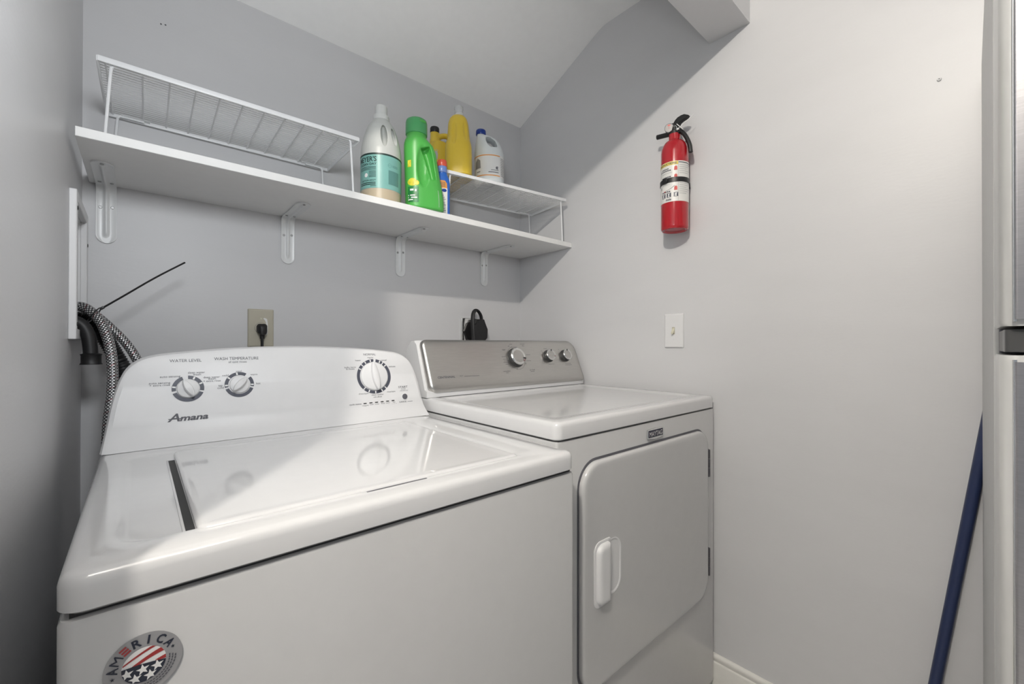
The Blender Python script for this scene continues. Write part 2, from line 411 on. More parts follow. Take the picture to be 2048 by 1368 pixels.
# inner basin outlines (left wing, lid well)
ba = (-0.022+0.552)/2; bw = 0.552+0.022; by0, by1 = 0.592, 1.06
for ins, z in ((0.0, WZT), (0.006, WZT-0.0025), (0.012, WZT-0.005), (0.014, WZT-0.005)):
    rings.append([(ba+a, (by0+by1)/2+b, z) for a, b in rr(bw-2*ins, by1-by0-2*ins, 0.03, 6)])
loft(bm, rings); obj('top_panel', bm, 'enamel', washer, angle=50)
# lid well: raised rim strip on the left and the dark slot
obj('lid_slot', B(0.040, 0.049, 0.588, 0.985, WZT-0.0052, WZT-0.0042), 'dark', washer)
obj('slot_rim', B(0.0372, 0.0402, 0.590, 0.985, WZT-0.0055, WZT-0.0032, bev=0.0008), 'enamel', washer)
bm = bmesh.new(); lx0, lx1, ly0, ly1 = 0.0495, 0.530, 0.584, 1.030
slab(bm, lx1-lx0, ly1-ly0, 0.012, [(0.006, -0.004), (0.001, -0.0035), (0, -0.001), (0.0, 0.0005), (0.0015, 0.0030), (0.006, 0.0045), (0.012, 0.0040), (0.022, 0.0030)],
     lambda a, b, k: ((lx0+lx1)/2+a, (ly0+ly1)/2+b, WZT+k-0.001))
lid = obj('lid', bm, 'enamel', washer, angle=50)
obj('finger_notch', B(0.240, 0.335, 0.5800, 0.5842, WZT-0.002, WZT+0.0003, bev=0.0005), 'ink', washer)

# console: arched outline, face leaning back, flared skirt
def wface(z): return 1.118+0.227*(z-0.93)
TILT = math.atan(0.227)
def outline(k, zt):
    # closed outline (x, z) of the console face; k = inset
    half = [(0.3470, 0.8932), (0.3405, 0.935), (0.3335, 0.980), (0.3240, 1.020), (0.3130, 1.046), (0.2970, 1.063), (0.2750, 1.073), (0.2400, 1.0790), (0.16, 1.0870), (0.08, 1.0915), (0.0, 1.0930)]
    pts = smooth_path([(a, 0, b) for a, b in half], 3)
    pts = [(p.x, p.z) for p in pts]
    full = [(wc+a, b) for a, b in pts] + [(wc-a, b) for a, b in pts[:-1][::-1]]
    cx, cz = wc, 0.985
    return [(cx+(a-cx)*(1-k/0.34), cz+(b-cz)*(1-k/0.10) if b > cz else b) for a, b in full]
def skirt(z):
    t = min(1, max(0, (z-0.8932)/0.040)); return (1-t)**2*0.022
def cface(z): return wface(z) - skirt(z)
bm = bmesh.new()
o_out = outline(0, 0); o_in = outline(0.010, 0); o_mid = outline(0.003, 0)
def wrap(o, dy, scale=1.0): return [(a, min(cface(b)+dy, 1.205), b) for a, b in o]
n = len(o_out)
R0 = [bm.verts.new(p) for p in [(a, 1.205, b) for a, b in o_out]]
R1 = [bm.verts.new(p) for p in wrap(o_out, 0.013)]
R2 = [bm.verts.new(p) for p in wrap(o_mid, 0.004)]
R3 = [bm.verts.new(p) for p in wrap(o_in, 0.0)]
for a, b in ((R0, R1), (R1, R2), (R2, R3)):
    for i in range(n-1): bm.faces.new((a[i], a[i+1], b[i+1], b[i]))
# face strips: horizontal rows between mirrored outline points
h = n//2
for i in range(h):
    if i+1 <= h and n-1-i != i+1:
        q = [R3[i], R3[i+1], R3[n-2-i], R3[n-1-i]]
        q2 = [];  [q2.append(v) for v in q if v not in q2]
        if len(q2) >= 3: bm.faces.new(q2)
bm.faces.new([R0[i] for i in range(n)])
bm.faces.new([R0[0], R1[0], R2[0], R3[0], R3[-1], R2[-1], R1[-1], R0[-1]])
console = obj('control_console', bm, 'plastic', washer, angle=28)
def cw(x, z, off=0.0005): # point on the console face, lifted along its normal
    return Vector((x, cface(z), z)) + Vector((0, -math.cos(TILT), math.sin(TILT)))*off
def cwf(off=0.0005): return lambda x, z: cw(x, z, off)
def cdisk(cx, cz): # local frame on the face
    o = cw(cx, cz, 0); ex = Vector((1, 0, 0)); ey = Vector((0, math.sin(TILT), math.cos(TILT))); nn = Vector((0, -math.cos(TILT), math.sin(TILT)))
    return lambda a, b, d=0.0: o + ex*a + ey*b + nn*d
WT= [('WATER LEVEL', 0.0753, 1.0597, 0.0545, 0.0064),
 ('WASH TEMPERATURE', 0.1685, 1.0621, 0.0859, 0.0068),
 ('all cold rinses', 0.1697, 1.0555, 0.0355, 0.0045),
 ('deep water', 0.0935, 1.0348, 0.0296, 0.0043),
 ('wash', 0.0942, 1.0305, 0.0139, 0.0043),
 ('auto sensing', 0.049, 1.0283, 0.0334, 0.0041),
 ('auto sensing', 0.032, 1.0159, 0.0339, 0.004),
 ('+ extra rinse', 0.0323, 1.0114, 0.0325, 0.004),
 ('deep water', 0.1202, 1.0237, 0.0297, 0.0043),
 ('wash', 0.1204, 1.0201, 0.014, 0.0043),
 ('+ extra rinse', 0.1208, 1.0155, 0.0313, 0.0043),
 ('cold', 0.1454, 1.0261, 0.0115, 0.0044),
 ('cool', 0.171, 1.0345, 0.0109, 0.0041),
 ('warm', 0.2007, 1.0258, 0.0142, 0.0041),
 ('hot', 0.209, 1.0047, 0.0086, 0.0046),
 ('tap', 0.1356, 1.0043, 0.0077, 0.0043),
 ('cold', 0.1358, 0.9994, 0.0114, 0.0043),
 ('NORMAL', 0.4809, 1.0667, 0.0348, 0.0061),
 ('regular', 0.4824, 1.0592, 0.0177, 0.0041),
 ('heavy', 0.4468, 1.0524, 0.0148, 0.004),
 ('casual', 0.5198, 1.0511, 0.0178, 0.0042),
 ('delicate', 0.5434, 1.0325, 0.0198, 0.0042),
 ('bulky items', 0.4245, 1.0344, 0.0301, 0.004),
 ('& sheets', 0.4246, 1.0299, 0.0221, 0.004),
 ('drain/spin', 0.4549, 0.9632, 0.0266, 0.0039),
 ('clean washer', 0.4938, 0.9577, 0.0346, 0.004),
 ('with affresh', 0.4931, 0.9518, 0.024, 0.004),
 ('rinse/spin', 0.5334, 0.9631, 0.025, 0.0041),
 ('START', 0.5706, 0.9727, 0.0285, 0.0056),
 ('PAUSE', 0.5711, 0.9683, 0.014, 0.0027),
 ('UNLOCK LID', 0.5726, 0.9637, 0.0244, 0.0027),
 ('CANCEL', 0.5664, 0.9323, 0.023, 0.0039),
 ('hold 3 sec', 0.5881, 0.9329, 0.0162, 0.0018),
 ('cycle status', 0.4306, 0.9372, 0.0316, 0.0041),
 ('sensing', 0.4572, 0.9327, 0.0164, 0.0026),
 ('fill', 0.4562, 0.9294, 0.0055, 0.0026),
 ('wash', 0.4738, 0.9335, 0.0112, 0.0026),
 ('rinse', 0.4893, 0.9334, 0.0114, 0.0026),
 ('final', 0.5062, 0.9338, 0.0109, 0.0027),
 ('spin', 0.5068, 0.9291, 0.0101, 0.0027),
 ('cycle', 0.5208, 0.9339, 0.011, 0.0027),
 ('complete', 0.5207, 0.9292, 0.0176, 0.0027),
 ('lid', 0.539, 0.9341, 0.006, 0.0027),
 ('locked', 0.5393, 0.9298, 0.0135, 0.0027)]
DT= [('CENTENNIAL', 0.7234, 0.9911, 0.0639, 0.006),
 ('MCT', 0.7799, 0.9929, 0.0126, 0.0037),
 ('timed', 1.0821, 1.0957, 0.0219, 0.0041),
 ('dry', 1.0849, 1.089, 0.0112, 0.0049),
 ('automatic', 0.9745, 1.0006, 0.0324, 0.0041),
 ('dry', 0.9757, 0.9945, 0.0116, 0.0044),
 ('air fluff', 1.0981, 0.9998, 0.0257, 0.0047),
 ('off', 1.0126, 1.0874, 0.0084, 0.0044),
 ('off', 1.0247, 1.0058, 0.0073, 0.0042),
 ('off', 1.0733, 1.0233, 0.0076, 0.0043)]
DB= [(0.9852, 1.0773, 0.0168),
 (0.9855, 1.0751, 0.0123),
 (0.9764, 1.0517, 0.0188),
 (0.9787, 1.0425, 0.0166),
 (0.9834, 1.0368, 0.0211),
 (0.9806, 1.0319, 0.0233),
 (0.9832, 1.0251, 0.0133),
 (1.0082, 1.0118, 0.0193),
 (1.0977, 1.0568, 0.0221),
 (1.0928, 1.0349, 0.0244),
 (1.0253, 1.0961, 0.0139),
 (1.0367, 1.0856, 0.0304),
 (1.2092, 1.0191, 0.0322),
 (1.3052, 1.019, 0.0347),
 (1.3055, 1.0133, 0.0405),
 (1.1986, 1.0788, 0.0186),
 (1.1732, 1.0702, 0.0065),
 (1.2735, 1.0749, 0.0056),
 (1.0978, 0.996, 0.0208),
 (0.8206, 0.9924, 0.0613)]
LT= [(0.4564, 0.939),
 (0.4725, 0.9392),
 (0.4883, 0.9393),
 (0.5043, 0.9396),
 (0.5204, 0.9397),
 (0.5365, 0.9399)]
bm = bmesh.new()
for s, x, z, w, c in WT:
    if s == 'hold 3 sec': put_rect(bm, x-w/2, x+w/2, z+0.0002, z+0.0012, cwf()); continue
    put_text(bm, s, cwf(), x, z, w, c, bold=0.012 if s in ('START', 'CANCEL') else 0.0)
stuff(obj('console_lettering', bm, 'ink', console, smooth=False))
bm = bmesh.new()
for x, z in LT: put_rect(bm, x-0.0042, x+0.0042, z-0.0013, z+0.0013, cwf(0.0006))
stuff(obj('status_light_strip', bm, 'dark', console, smooth=False))
# brand script
bm = bmesh.new()
put_text(bm, 'A', cwf(), 0.0440, 0.9385, 0.0205, 0.0160, bold=0.02, shear=0.35, align='L')
put_text(bm, 'mana', cwf(), 0.0640, 0.9385, 0.0480, 0.0118, bold=0.035, shear=0.30, align='L')
put_rect(bm, 0.0455, 0.0700, 0.9425, 0.9441, cwf(0.0006))
stuff(obj('brand_script', bm, 'ink', console, smooth=False))
def dial_ring(cx, cz, r0, r1, arcs, marks):
    f3 = cdisk(cx, cz); f = lambda a, b: f3(a, b, 0.0006); bm = bmesh.new()
    for a0, a1 in arcs: put_ring(bm, r0, r1, math.radians(a0), math.radians(a1), f)
    stuff(obj('dial_ring', bm, 'inkblue', console, smooth=False))
    bm = bmesh.new(); f2 = lambda a, b: f3(a, b, 0.0009)
    for a in marks:
        t = math.radians(a); rm = (r0+r1)/2; L = (r1-r0)*0.40; W_ = 0.0016
        c, s = math.cos(t), math.sin(t)
        put_poly(bm, [(c*(rm+i*L)-s*j*W_, s*(rm+i*L)+c*j*W_) for i, j in ((-1, -1), (1, -1), (1, 1), (-1, 1))], f2)
    if marks: stuff(obj('dial_marks', bm, 'stwhite', console, smooth=False))
    else: bm.free()
def dial(cx, cz, r, ang, gw):
    f = cdisk(cx, cz); bm = bmesh.new()
    lathe(bm, [(r, 0.0), (r, 0.003), (r*0.97, 0.005), (r*0.90, 0.006), (0.0001, 0.0065)], f, 40)
    c, s = math.cos(ang), math.sin(ang); rings = []
    L = r*1.02
    for k, zz in ((1.0, 0.004), (1.0, 0.012), (0.93, 0.0155), (0.75, 0.017)):
        ring = []
        for i in range(32):
            t = 2*PI*i/32; a = math.cos(t)*L*(0.6+0.4*k); b = math.sin(t)*gw*k*(1.0-0.25*math.cos(t)**2)
            ring.append(f(a*c-b*s, a*s+b*c, zz))
        rings.append(ring)
    loft(bm, rings); obj('dial', bm, 'plastic', console, angle=50)
dial_ring(0.0787, 1.0035, 0.0205, 0.0278, [(-160, -20), (-12, 90), (112, 190)], [170, 65, 25])
dial(0.0787, 1.0035, 0.0195, math.radians(117), 0.0070)
dial_ring(0.1716, 1.0064, 0.0215, 0.0285, [(-160, -20), (-12, 38), (60, 192)], [182, 142, 100, -3])
dial(0.1716, 1.0064, 0.0195, math.radians(47), 0.0070)
dial_ring(0.4885, 1.0096, 0.0400, 0.0480, [(88, 133), (137, 225), (229, 310), (314, 411), (415, 440)], [151, 120, 100, 65, 40, 246, 270, 295])
dial(0.4885, 1.0096, 0.0385, math.radians(97), 0.0095)
f = cdisk(0.5727, 0.9482); bm = bmesh.new(); lathe(bm, [(0.0088, 0), (0.0088, 0.0012), (0.0080, 0.0016)], f, 28); obj('button_ring', bm, 'bracket', console)
bm = bmesh.new(); lathe(bm, [(0.0078, 0.0005), (0.0078, 0.0026), (0.0066, 0.0032), (0.0001, 0.0030)], f, 28); obj('start_button', bm, 'ink', console)

# round sticker on the washer front
sk = (0.0048, WY0+0.001, 0.7917); SR = 0.0292
def sf(off): return lambda a, b: Vector((sk[0]+a, sk[1]-off, sk[2]+b))
bm = bmesh.new(); lathe(bm, [(SR, 0), (SR, 0.0004)], lambda a, b, d: (sk[0]+a, sk[1]-d, sk[2]+b), 48)
stick = obj('round_sticker', bm, 'stgrey', washer); stick['label'] = 'round silver sticker with stars and stripes'
RI = 0.0163
bm = bmesh.new(); put_ring(bm, 0.0, RI, 0, 2*PI, sf(0.0006), n=48); obj('sticker_field', bm, 'stwhite', stick, smooth=False)
def clip_disc(pts):
    return [((a, b) if math.hypot(a, b) <= RI else (a*RI/math.hypot(a, b), b*RI/math.hypot(a, b))) for a, b in pts]
bm = bmesh.new(); ntop = 0.0010
pts = [(RI*math.cos(math.radians(174+180*i/36)), RI*math.sin(math.radians(174+180*i/36))) for i in range(37)]
put_poly(bm, pts + [(RI*0.45, ntop-0.001), (-RI*0.3, ntop+0.0005)], sf(0.0010)); obj('sticker_canton', bm, 'stnavy', stick, smooth=False)
bm = bmesh.new()
for y0, th in ((0.0128, 0.0030), (0.0046, 0.0046), (-0.0044, 0.0046)):
    up_, lo = [], []
    for i in range(17):
        t = i/16; a = -RI*0.95+t*RI*1.95; cv = y0 - 0.009*(1-t)**1.6 + 0.0025*t
        up_.append((a, cv+th*(0.5+0.5*t))); lo.append((a, cv))
    for i in range(16):
        q = [lo[i], lo[i+1], up_[i+1], up_[i]]
        if max(p[1] for p in q) < ntop: continue
        put_poly(bm, clip_disc([(a, max(b, ntop-0.002)) for a, b in q]), sf(0.0008))
stuff(obj('sticker_stripes', bm, 'stred', stick, smooth=False))
def star(bm, cx, cy, r, f, ph=0.0, clip=True):
    c = (cx, cy)
    P = [(cx+(r if i % 2 == 0 else r*0.42)*math.sin(2*PI*i/10+ph), cy+(r if i % 2 == 0 else r*0.42)*math.cos(2*PI*i/10+ph)) for i in range(10)]
    if clip: P = clip_disc(P)
    cv = bm.verts.new(f(*c)); vv = [bm.verts.new(f(*p)) for p in P]
    for i in range(10): bm.faces.new((cv, vv[i], vv[(i+1) % 10]))
bm = bmesh.new()
for a, b in ((-0.0125, -0.0040), (-0.0010, -0.0042), (0.0098, -0.0048), (-0.0065, -0.0110), (0.0045, -0.0115)): star(bm, a, b, 0.0052, sf(0.0012), ph=-0.1)
stuff(obj('sticker_star_field', bm, 'stwhite', stick, smooth=False))
bm = bmesh.new(); bmr = bmesh.new(); RT = 0.0188
for i, ch in enumerate('AMERICA'):
    th = math.radians(172 - i*22.6 - (2 if i > 4 else 0)); ca, sa = math.cos(th), math.sin(th)
    ff = sf(0.0008)
    def g(x, y, ca=ca, sa=sa): # x along tangent (clockwise), y outward
        rr_ = RT + y; return ff(ca*rr_ + sa*x, sa*rr_ - ca*x)
    if ch == 'E':
        for k in range(3): put_rect(bmr, -0.0030, 0.0030, 0.0004+k*0.0028, 0.0022+k*0.0028, g)
    else: put_text(bm, ch, g, 0, 0.0003, None if ch == 'I' else (0.0078 if ch == 'M' else 0.0064), 0.0080, bold=0.0 if ch == 'M' else 0.028)
for th in (20, 190):
    t = math.radians(th); star(bm, math.cos(t)*0.0228, math.sin(t)*0.0228, 0.0018, sf(0.0008), clip=False)
stuff(obj('sticker_lettering', bm, 'stnavy', stick, smooth=False))
stuff(obj('sticker_striped_letter', bmr, 'stred', stick, smooth=False))
bm = bmesh.new()
for k, r in enumerate((0.0185, 0.0208, 0.0231)):
    for i in range(15):
        a = math.radians(5-k*3 - i*7.0); put_ring(bm, r, r+0.0012, a-math.radians(5.2), a, sf(0.0008), n=3)
stuff(obj('sticker_fine_print', bm, 'ink', stick, smooth=False))

# ================================================================== DRYER
DX0, DX1, DY0, DZT, DZB = 0.6502, 1.3872, 0.6005, 0.9352, 0.8966
DYB = 1.300; dc = (DX0+DX1)/2; dyc = (DY0+DYB)/2
dryer = thing('clothes_dryer', 'white front-load clothes dryer with brushed steel control panel', 'dryer', (dc, dyc, 0))
bm = bmesh.new()
slab(bm, DX1-DX0-0.002, DYB-DY0-0.004, 0.006, [(0.02, 0.016), (0.003, 0.024), (0, 0.034), (0, DZB-0.006), (0.0015, DZB-0.003), (0.006, DZB-0.0022)], lambda a, b, k: (dc+a, dyc+b, k))
obj('cabinet', bm, 'enamel_shaded', dryer)
obj('shadow_gap', B(DX0+0.008, DX1-0.008, DY0+0.008, DYB-0.01, DZB-0.0023, DZB+0.001), 'dark', dryer)
for sx in (DX0+0.06, DX1-0.06):
    for sy in (DY0+0.06, DYB-0.06):
        bm = bmesh.new(); lathe(bm, [(0.02, 0.0), (0.02, 0.01), (0.008, 0.011), (0.008, 0.02)], zf(sx, sy), 16); obj('leg', bm, 'black', dryer)
bm = bmesh.new(); rings = []
for ins, z in ((0.004, DZB), (0.0, DZB+0.003), (0.0, DZT-0.010), (0.002, DZT-0.004), (0.006, DZT-0.001), (0.011, DZT), (0.030, DZT)):
    rings.append([(dc+a, dyc+b, z) for a, b in rr(DX1-DX0-2*ins, DYB-DY0-2*ins, max(0.018-ins, 0.006), 6)])
ty0, ty1 = 0.645, 1.115
for ins, z in ((0.0, DZT-0.0008), (0.008, DZT-0.003), (0.02, DZT-0.0042), (0.023, DZT-0.0042)):
    rings.append([(dc+a, (ty0+ty1)/2+b, z) for a, b in rr(DX1-DX0-0.076-2*ins, ty1-ty0-2*ins, 0.03, 6)])
loft(bm, rings); obj('top_panel', bm, 'enamel', dryer, angle=50)
# console housing (white) with end cheek and kick strip
def dface(z): return 1.125+0.414*(z-0.957)
DT_ = math.atan(0.414)
sec = [(1.133, 0.9358), (1.131, 0.953), (1.145, 0.958), (1.198, 1.098), (1.212, 1.110), (1.235, 1.108), (1.262, 1.085), (1.275, 1.04), (1.278, 0.9358)]
bm = bmesh.new(); xs = [(DX0+0.001, 0.010), (DX0+0.004, 0.003), (DX0+0.012, 0.0), (DX1-0.012, 0.0), (DX1-0.004, 0.003), (DX1-0.001, 0.010)]
cy_, cz_ = 1.205, 1.01
loft(bm, [[(x, a+(cy_-a)*i*2.2, (b+(cz_-b)*i*2.2) if b > 0.94 else b) for a, b in sec] for x, i in xs])
housing = obj('console_housing', bm, 'plastic', dryer, angle=40)
obj('console_gap', B(DX0+0.045, DX1-0.004, 1.1322, 1.15, 0.9353, 0.9362), 'dark', dryer)
# steel control panel: slightly bowed plate with rounded ends
pw = 0.724; pcx = DX0+0.010+pw/2; pz0, pz1 = 0.952, 1.115
def pf(a, b, d):
    z = (pz0+pz1)/2 + b
    return Vector((pcx+a, dface(z), z)) + Vector((0, -math.cos(DT_), math.sin(DT_)))*d
bm = bmesh.new()
slab(bm, pw, pz1-pz0, 0.02, [(0.0, -0.016), (0.0, -0.010), (0.0015, -0.004), (0.006, 0.001), (0.012, 0.0025), (0.03, 0.003)], pf, n=8, rs=(0.045, 0.022, 0.022, 0.012))
panel = obj('control_panel', bm, 'steel', dryer, angle=60)
def dpf(off): return lambda x, z: Vector((x, dface(z), z)) + Vector((0, -math.cos(DT_), math.sin(DT_)))*(0.003+off)
bm = bmesh.new()
for s, x, z, w, c in DT: put_text(bm, s, dpf(0.0004), x, z, w, c, bold=0.02 if s == 'CENTENNIAL' else 0.0)
for x, z, w in DB: put_rect(bm, x-w/2, x+w/2, z, z+0.0011, dpf(0.0004))
put_ring(bm, 0.0405, 0.0412, math.radians(200), math.radians(350), lambda a, b: dpf(0.0004)(1.035+a, 1.047+b))
put_ring(bm, 0.0405, 0.0412, math.radians(100), math.radians(170), lambda a, b: dpf(0.0004)(1.035+a, 1.047+b))
stuff(obj('panel_lettering', bm, 'ink', panel, smooth=False))
def dknob(x, z, r, hgt, ang):
    o = dpf(0)(x, z); ex = Vector((1, 0, 0)); ey = Vector((0, math.sin(DT_), math.cos(DT_))); nn = Vector((0, -math.cos(DT_), math.sin(DT_)))
    f = lambda a, b, d: o + ex*a + ey*b + nn*d
    bm = bmesh.new(); lathe(bm, [(r*1.10, 0), (r*1.10, 0.003), (r*1.0, 0.004), (r*0.99, hgt-0.003), (r*0.97, hgt-0.002)], f, 40); k = obj('knob', bm, 'knobdark', panel)
    bm = bmesh.new(); lathe(bm, [(r*1.0, hgt-0.003), (r*1.0, hgt-0.001), (r*0.93, hgt+0.0012), (r*0.80, hgt+0.0004), (r*0.72, hgt-0.0006)], f, 40); obj('knob_bezel', bm, 'chrome', panel)
    bm = bmesh.new(); lathe(bm, [(r*0.72, hgt-0.001), (r*0.72, hgt-0.0002), (r*0.68, hgt), (0.0001, hgt+0.0002)], f, 40); obj('knob_face', bm, 'steel', panel)
    bm = bmesh.new(); c, s = math.cos(ang), math.sin(ang)
    put_poly(bm, [(c*p*r-s*q*r, s*p*r+c*q*r) for p, q in ((0.62, -0.05), (1.0, -0.10), (1.0, 0.10), (0.62, 0.05))], lambda a, b: f(a, b, hgt+0.0016))
    obj('knob_pointer', bm, 'dark', panel, smooth=False)
dknob(1.0320, 1.0475, 0.0330, 0.0190, math.radians(-18))
dknob(1.2040, 1.0500, 0.0225, 0.0190, math.radians(75))
dknob(1.3000, 1.0500, 0.0225, 0.0190, math.radians(85))
# door
ddx0, ddx1, ddz0, ddz1 = 0.7190, 1.3220, 0.330, 0.838
dw, dh, dcx, dcz = ddx1-ddx0, ddz1-ddz0, (ddx0+ddx1)/2, (ddz0+ddz1)/2
df = lambda a, b, d: Vector((dcx+a, DY0+0.002-d, dcz+b))
bm = bmesh.new(); slab(bm, dw+0.008, dh+0.010, 0.062, [(0.0, -0.001), (0.0, 0.0012)], df, n=10); obj('door_gasket', bm, 'ink', dryer)
bm = bmesh.new()
slab(bm, dw, dh, 0.060, [(0.001, 0.0), (0.0, 0.004), (0.0005, 0.009), (0.003, 0.0125), (0.008, 0.0140), (0.016, 0.0142)], df, n=10)
hx0, hx1, hz0, hz1 = 0.7570, 0.8130, 0.5140, 0.6570
# carve the finger pocket beside the handle
cut = bmesh.new()
pcx2, pcz2 = 0.826, 0.589
for k in range(1):
    rings = []
    for ins, d in ((0.0, 0.0200), (0.0, 0.0142), (0.004, 0.0090), (0.012, 0.0050)):
        rings.append([Vector((pcx2+a, DY0+0.002-d, pcz2+b)) for a, b in rr(0.058-2*ins, 0.124-2*ins, 0.030-ins, 8)])
    loft(cut, rings)
def carve(bm, cut):
    res = []
    for q in (bm, cut):
        bmesh.ops.recalc_face_normals(q, faces=q.faces[:]); me = bpy.data.meshes.new('t'); q.to_mesh(me); q.free()
        o = bpy.data.objects.new('t', me); COL.objects.link(o); res.append(o)
    m = res[0].modifiers.new('b', 'BOOLEAN'); m.operation = 'DIFFERENCE'; m.object = res[1]; m.solver = 'EXACT'
    me = bpy.data.meshes.new_from_object(res[0].evaluated_get(bpy.context.evaluated_depsgraph_get()))
    for o in res: bpy.data.objects.remove(o)
    return me
me = carve(bm, cut); me.name = 'door'
door = finish('door', me, 'enamel_shaded', dryer, angle=40)
bm = bmesh.new(); slab(bm, 0.062, 0.128, 0.032, [(0.0, 0.0135), (0.0, 0.0148), (0.0025, 0.0150), (0.005, 0.0140), (0.010, 0.0105), (0.018, 0.0080)], lambda a, b, d: Vector((pcx2+a, DY0+0.002-d, pcz2+b)), n=8)
obj('handle_pocket', bm, 'plastic', door, angle=60)
bm = bmesh.new()
slab(bm, hx1-hx0+0.004, hz1-hz0+0.004, 0.016, [(0, 0.0125), (0, 0.0155), (0.002, 0.0165)], lambda a, b, d: Vector(((hx0+hx1)/2+a, DY0+0.002-d, (hz0+hz1)/2+b)), n=8, rs=(0.006, 0.022, 0.018, 0.004))
slab(bm, hx1-hx0-0.010, hz1-hz0-0.008, 0.014, [(0, 0.0160), (0.0005, 0.021), (0.003, 0.0245), (0.008, 0.0265), (0.013, 0.0270)], lambda a, b, d: Vector(((hx0+hx1)/2-0.001+a, DY0+0.002-d, (hz0+hz1)/2+b)), n=8, rs=(0.006, 0.020, 0.018, 0.004))
obj('handle', bm, 'plastic', door, angle=50)
for z0, z1 in ((0.690, 0.775), (0.386, 0.471)):
    bm = bmesh.new()
    for k in range(3):
        zz0 = z0+(z1-z0)*k/3; zz1 = z0+(z1-z0)*(k+1)/3-0.001
        lathe(bm, [(0.0034, zz0), (0.0040, zz0+0.001), (0.0040, zz1-0.001), (0.0034, zz1)], lambda a, b, d: (1.3270+a, DY0-0.0090+b, d), 12)
    box(bm, 1.3262, 1.3290, DY0-0.009, DY0+0.0015, z0, z1)
    obj('hinge', bm, 'hinge', dryer)
# shield badge
bx, bz = 1.0285, 0.8640
shield = [(-0.0385, -0.0105), (0.0, -0.0150), (0.0385, -0.0105), (0.0385, 0.0125), (0.0, 0.0145), (-0.0385, 0.0125)]
bfn = lambda a, b, d: Vector((bx+a, DY0+0.001-d, bz+b))
bm = bmesh.new(); prism(bm, shield, bfn, 0.0, 0.0035, bev=0.001); badge = obj('badge', bm, 'chrome', dryer)
bm = bmesh.new(); prism(bm, [(-0.0350, -0.0085), (0.0350, -0.0085), (0.0350, 0.0100), (-0.0350, 0.0100)], bfn, 0.0030, 0.0040); obj('badge_field', bm, 'badge', badge, smooth=False)
bm = bmesh.new(); put_text(bm, 'MAYTAG', lambda a, b: bfn(a, b, 0.0043), 0, -0.0058, 0.062, 0.0130)
stuff(obj('badge_lettering', bm, 'stwhite', badge, smooth=False))

# ================================================================== WALL SHELF
SX0, SX1, SY0, SZ0, SZ1 = -0.098, XR-0.0006, 1.2098, 1.5136, 1.5331
shelf = thing('wall_shelf', 'long white board shelf on four white steel brackets along the back wall', 'shelf', ((SX0+SX1)/2, (SY0+YB)/2, SZ0))
obj('board', B(SX0, SX1, SY0, YB-0.0015, SZ0, SZ1, bev=0.0008, seg=1), 'board', shelf)
def bracket_mesh():
    # pressed steel L with a raised centre rib; local origin: wall/board corner, x across, -y out, -z down
    W_, LV, LH, RB, T = 0.0395, 0.1520, 0.1990, 0.022, 0.0022
    path = []  # (y, z, ny, nz, s)
    s = 0.0; n1 = 26
    for i in range(n1+1):
        z = -LV + (LV-RB)*(i/n1)**2; path.append((0.0, z, -1, 0))
    for i in range(1, 9):
        a = PI/2*i/9; path.append((-RB+RB*math.cos(a), -RB+RB*math.sin(a), -math.cos(a), -math.sin(a)))
    for i in range(n1+1):
        y = -RB - (LH-RB)*(1-(1-i/n1)**2); path.append((y, 0.0, 0, -1))
    L = [0.0]
    for a, b in zip(path, path[1:]): L.append(L[-1]+math.hypot(b[0]-a[0], b[1]-a[1]))
    tot = L[-1]; cols = [-1, -0.93, -0.80, -0.42, -0.30, -0.20, -0.10, 0, 0.10, 0.20, 0.30, 0.42, 0.80, 0.93, 1]
    def hgt(w, s):
        end = min(1, max(0, (s-0.016)/0.010))*min(1, max(0, (tot-0.020-s)/0.010))
        rib = 1.0 if abs(w) < 0.08 else max(0.0, 1-(abs(w)-0.08)/0.20)
        rim = 1.0 if abs(w) > 0.90 else 0.0
        return T + 0.0058*rib*end + 0.0012*rim
    top, bot = [], []; bm = bmesh.new()
    for (y, z, ny, nz), s in zip(path, L):
        e = min(s, tot-s); hw = W_/2; k = 1.0 if e > hw else math.sqrt(max(0.0, 1-((hw-e)/hw)**2)); k = max(k, 0.04)
        rt_, rb_ = [], []
        for w in cols:
            x = w*hw*k; h_ = hgt(w, s)
            rt_.append(bm.verts.new((x, y+ny*h_, z+nz*h_))); rb_.append(bm.verts.new((x, y, z)))
        top.append(rt_); bot.append(rb_)
    nC = len(cols)
    for i in range(len(path)-1):
        for j in range(nC-1):
            bm.faces.new((top[i][j], top[i][j+1], top[i+1][j+1], top[i+1][j])); bm.faces.new((bot[i][j], bot[i+1][j], bot[i+1][j+1], bot[i][j+1]))
        for j in (0, nC-1): bm.faces.new((top[i][j], top[i+1][j], bot[i+1][j], bot[i][j]))
    for i in (0, len(path)-1):
        for j in range(nC-1): bm.faces.new((top[i][j], top[i][j+1], bot[i][j+1], bot[i][j]))
    return bm
bmb = bracket_mesh(); bmesh.ops.recalc_face_normals(bmb, faces=bmb.faces[:])
bme = bpy.data.meshes.new('bracket'); bmb.to_mesh(bme); bmb.free(); bme.materials.append(M_['bracket'])
bme.polygons.foreach_set('use_smooth', [True]*len(bme.polygons)); bme.set_sharp_from_angle(angle=math.radians(55))
bms = bmesh.new(); lathe(bms, [(0.0038, 0), (0.0038, 0.0008), (0.0030, 0.0017), (0.0001, 0.0019)], lambda a, b, d: (a, -d, b), 14)
for a, b in ((0.0024, 0.0005), (0.0005, 0.0024)): box(bms, -a, a, -0.00215, -0.0017, -b, b)
sme = bpy.data.meshes.new('screw'); bmesh.ops.recalc_face_normals(bms, faces=bms.faces[:]); bms.to_mesh(sme); bms.free(); sme.materials.append(M_['screw'])
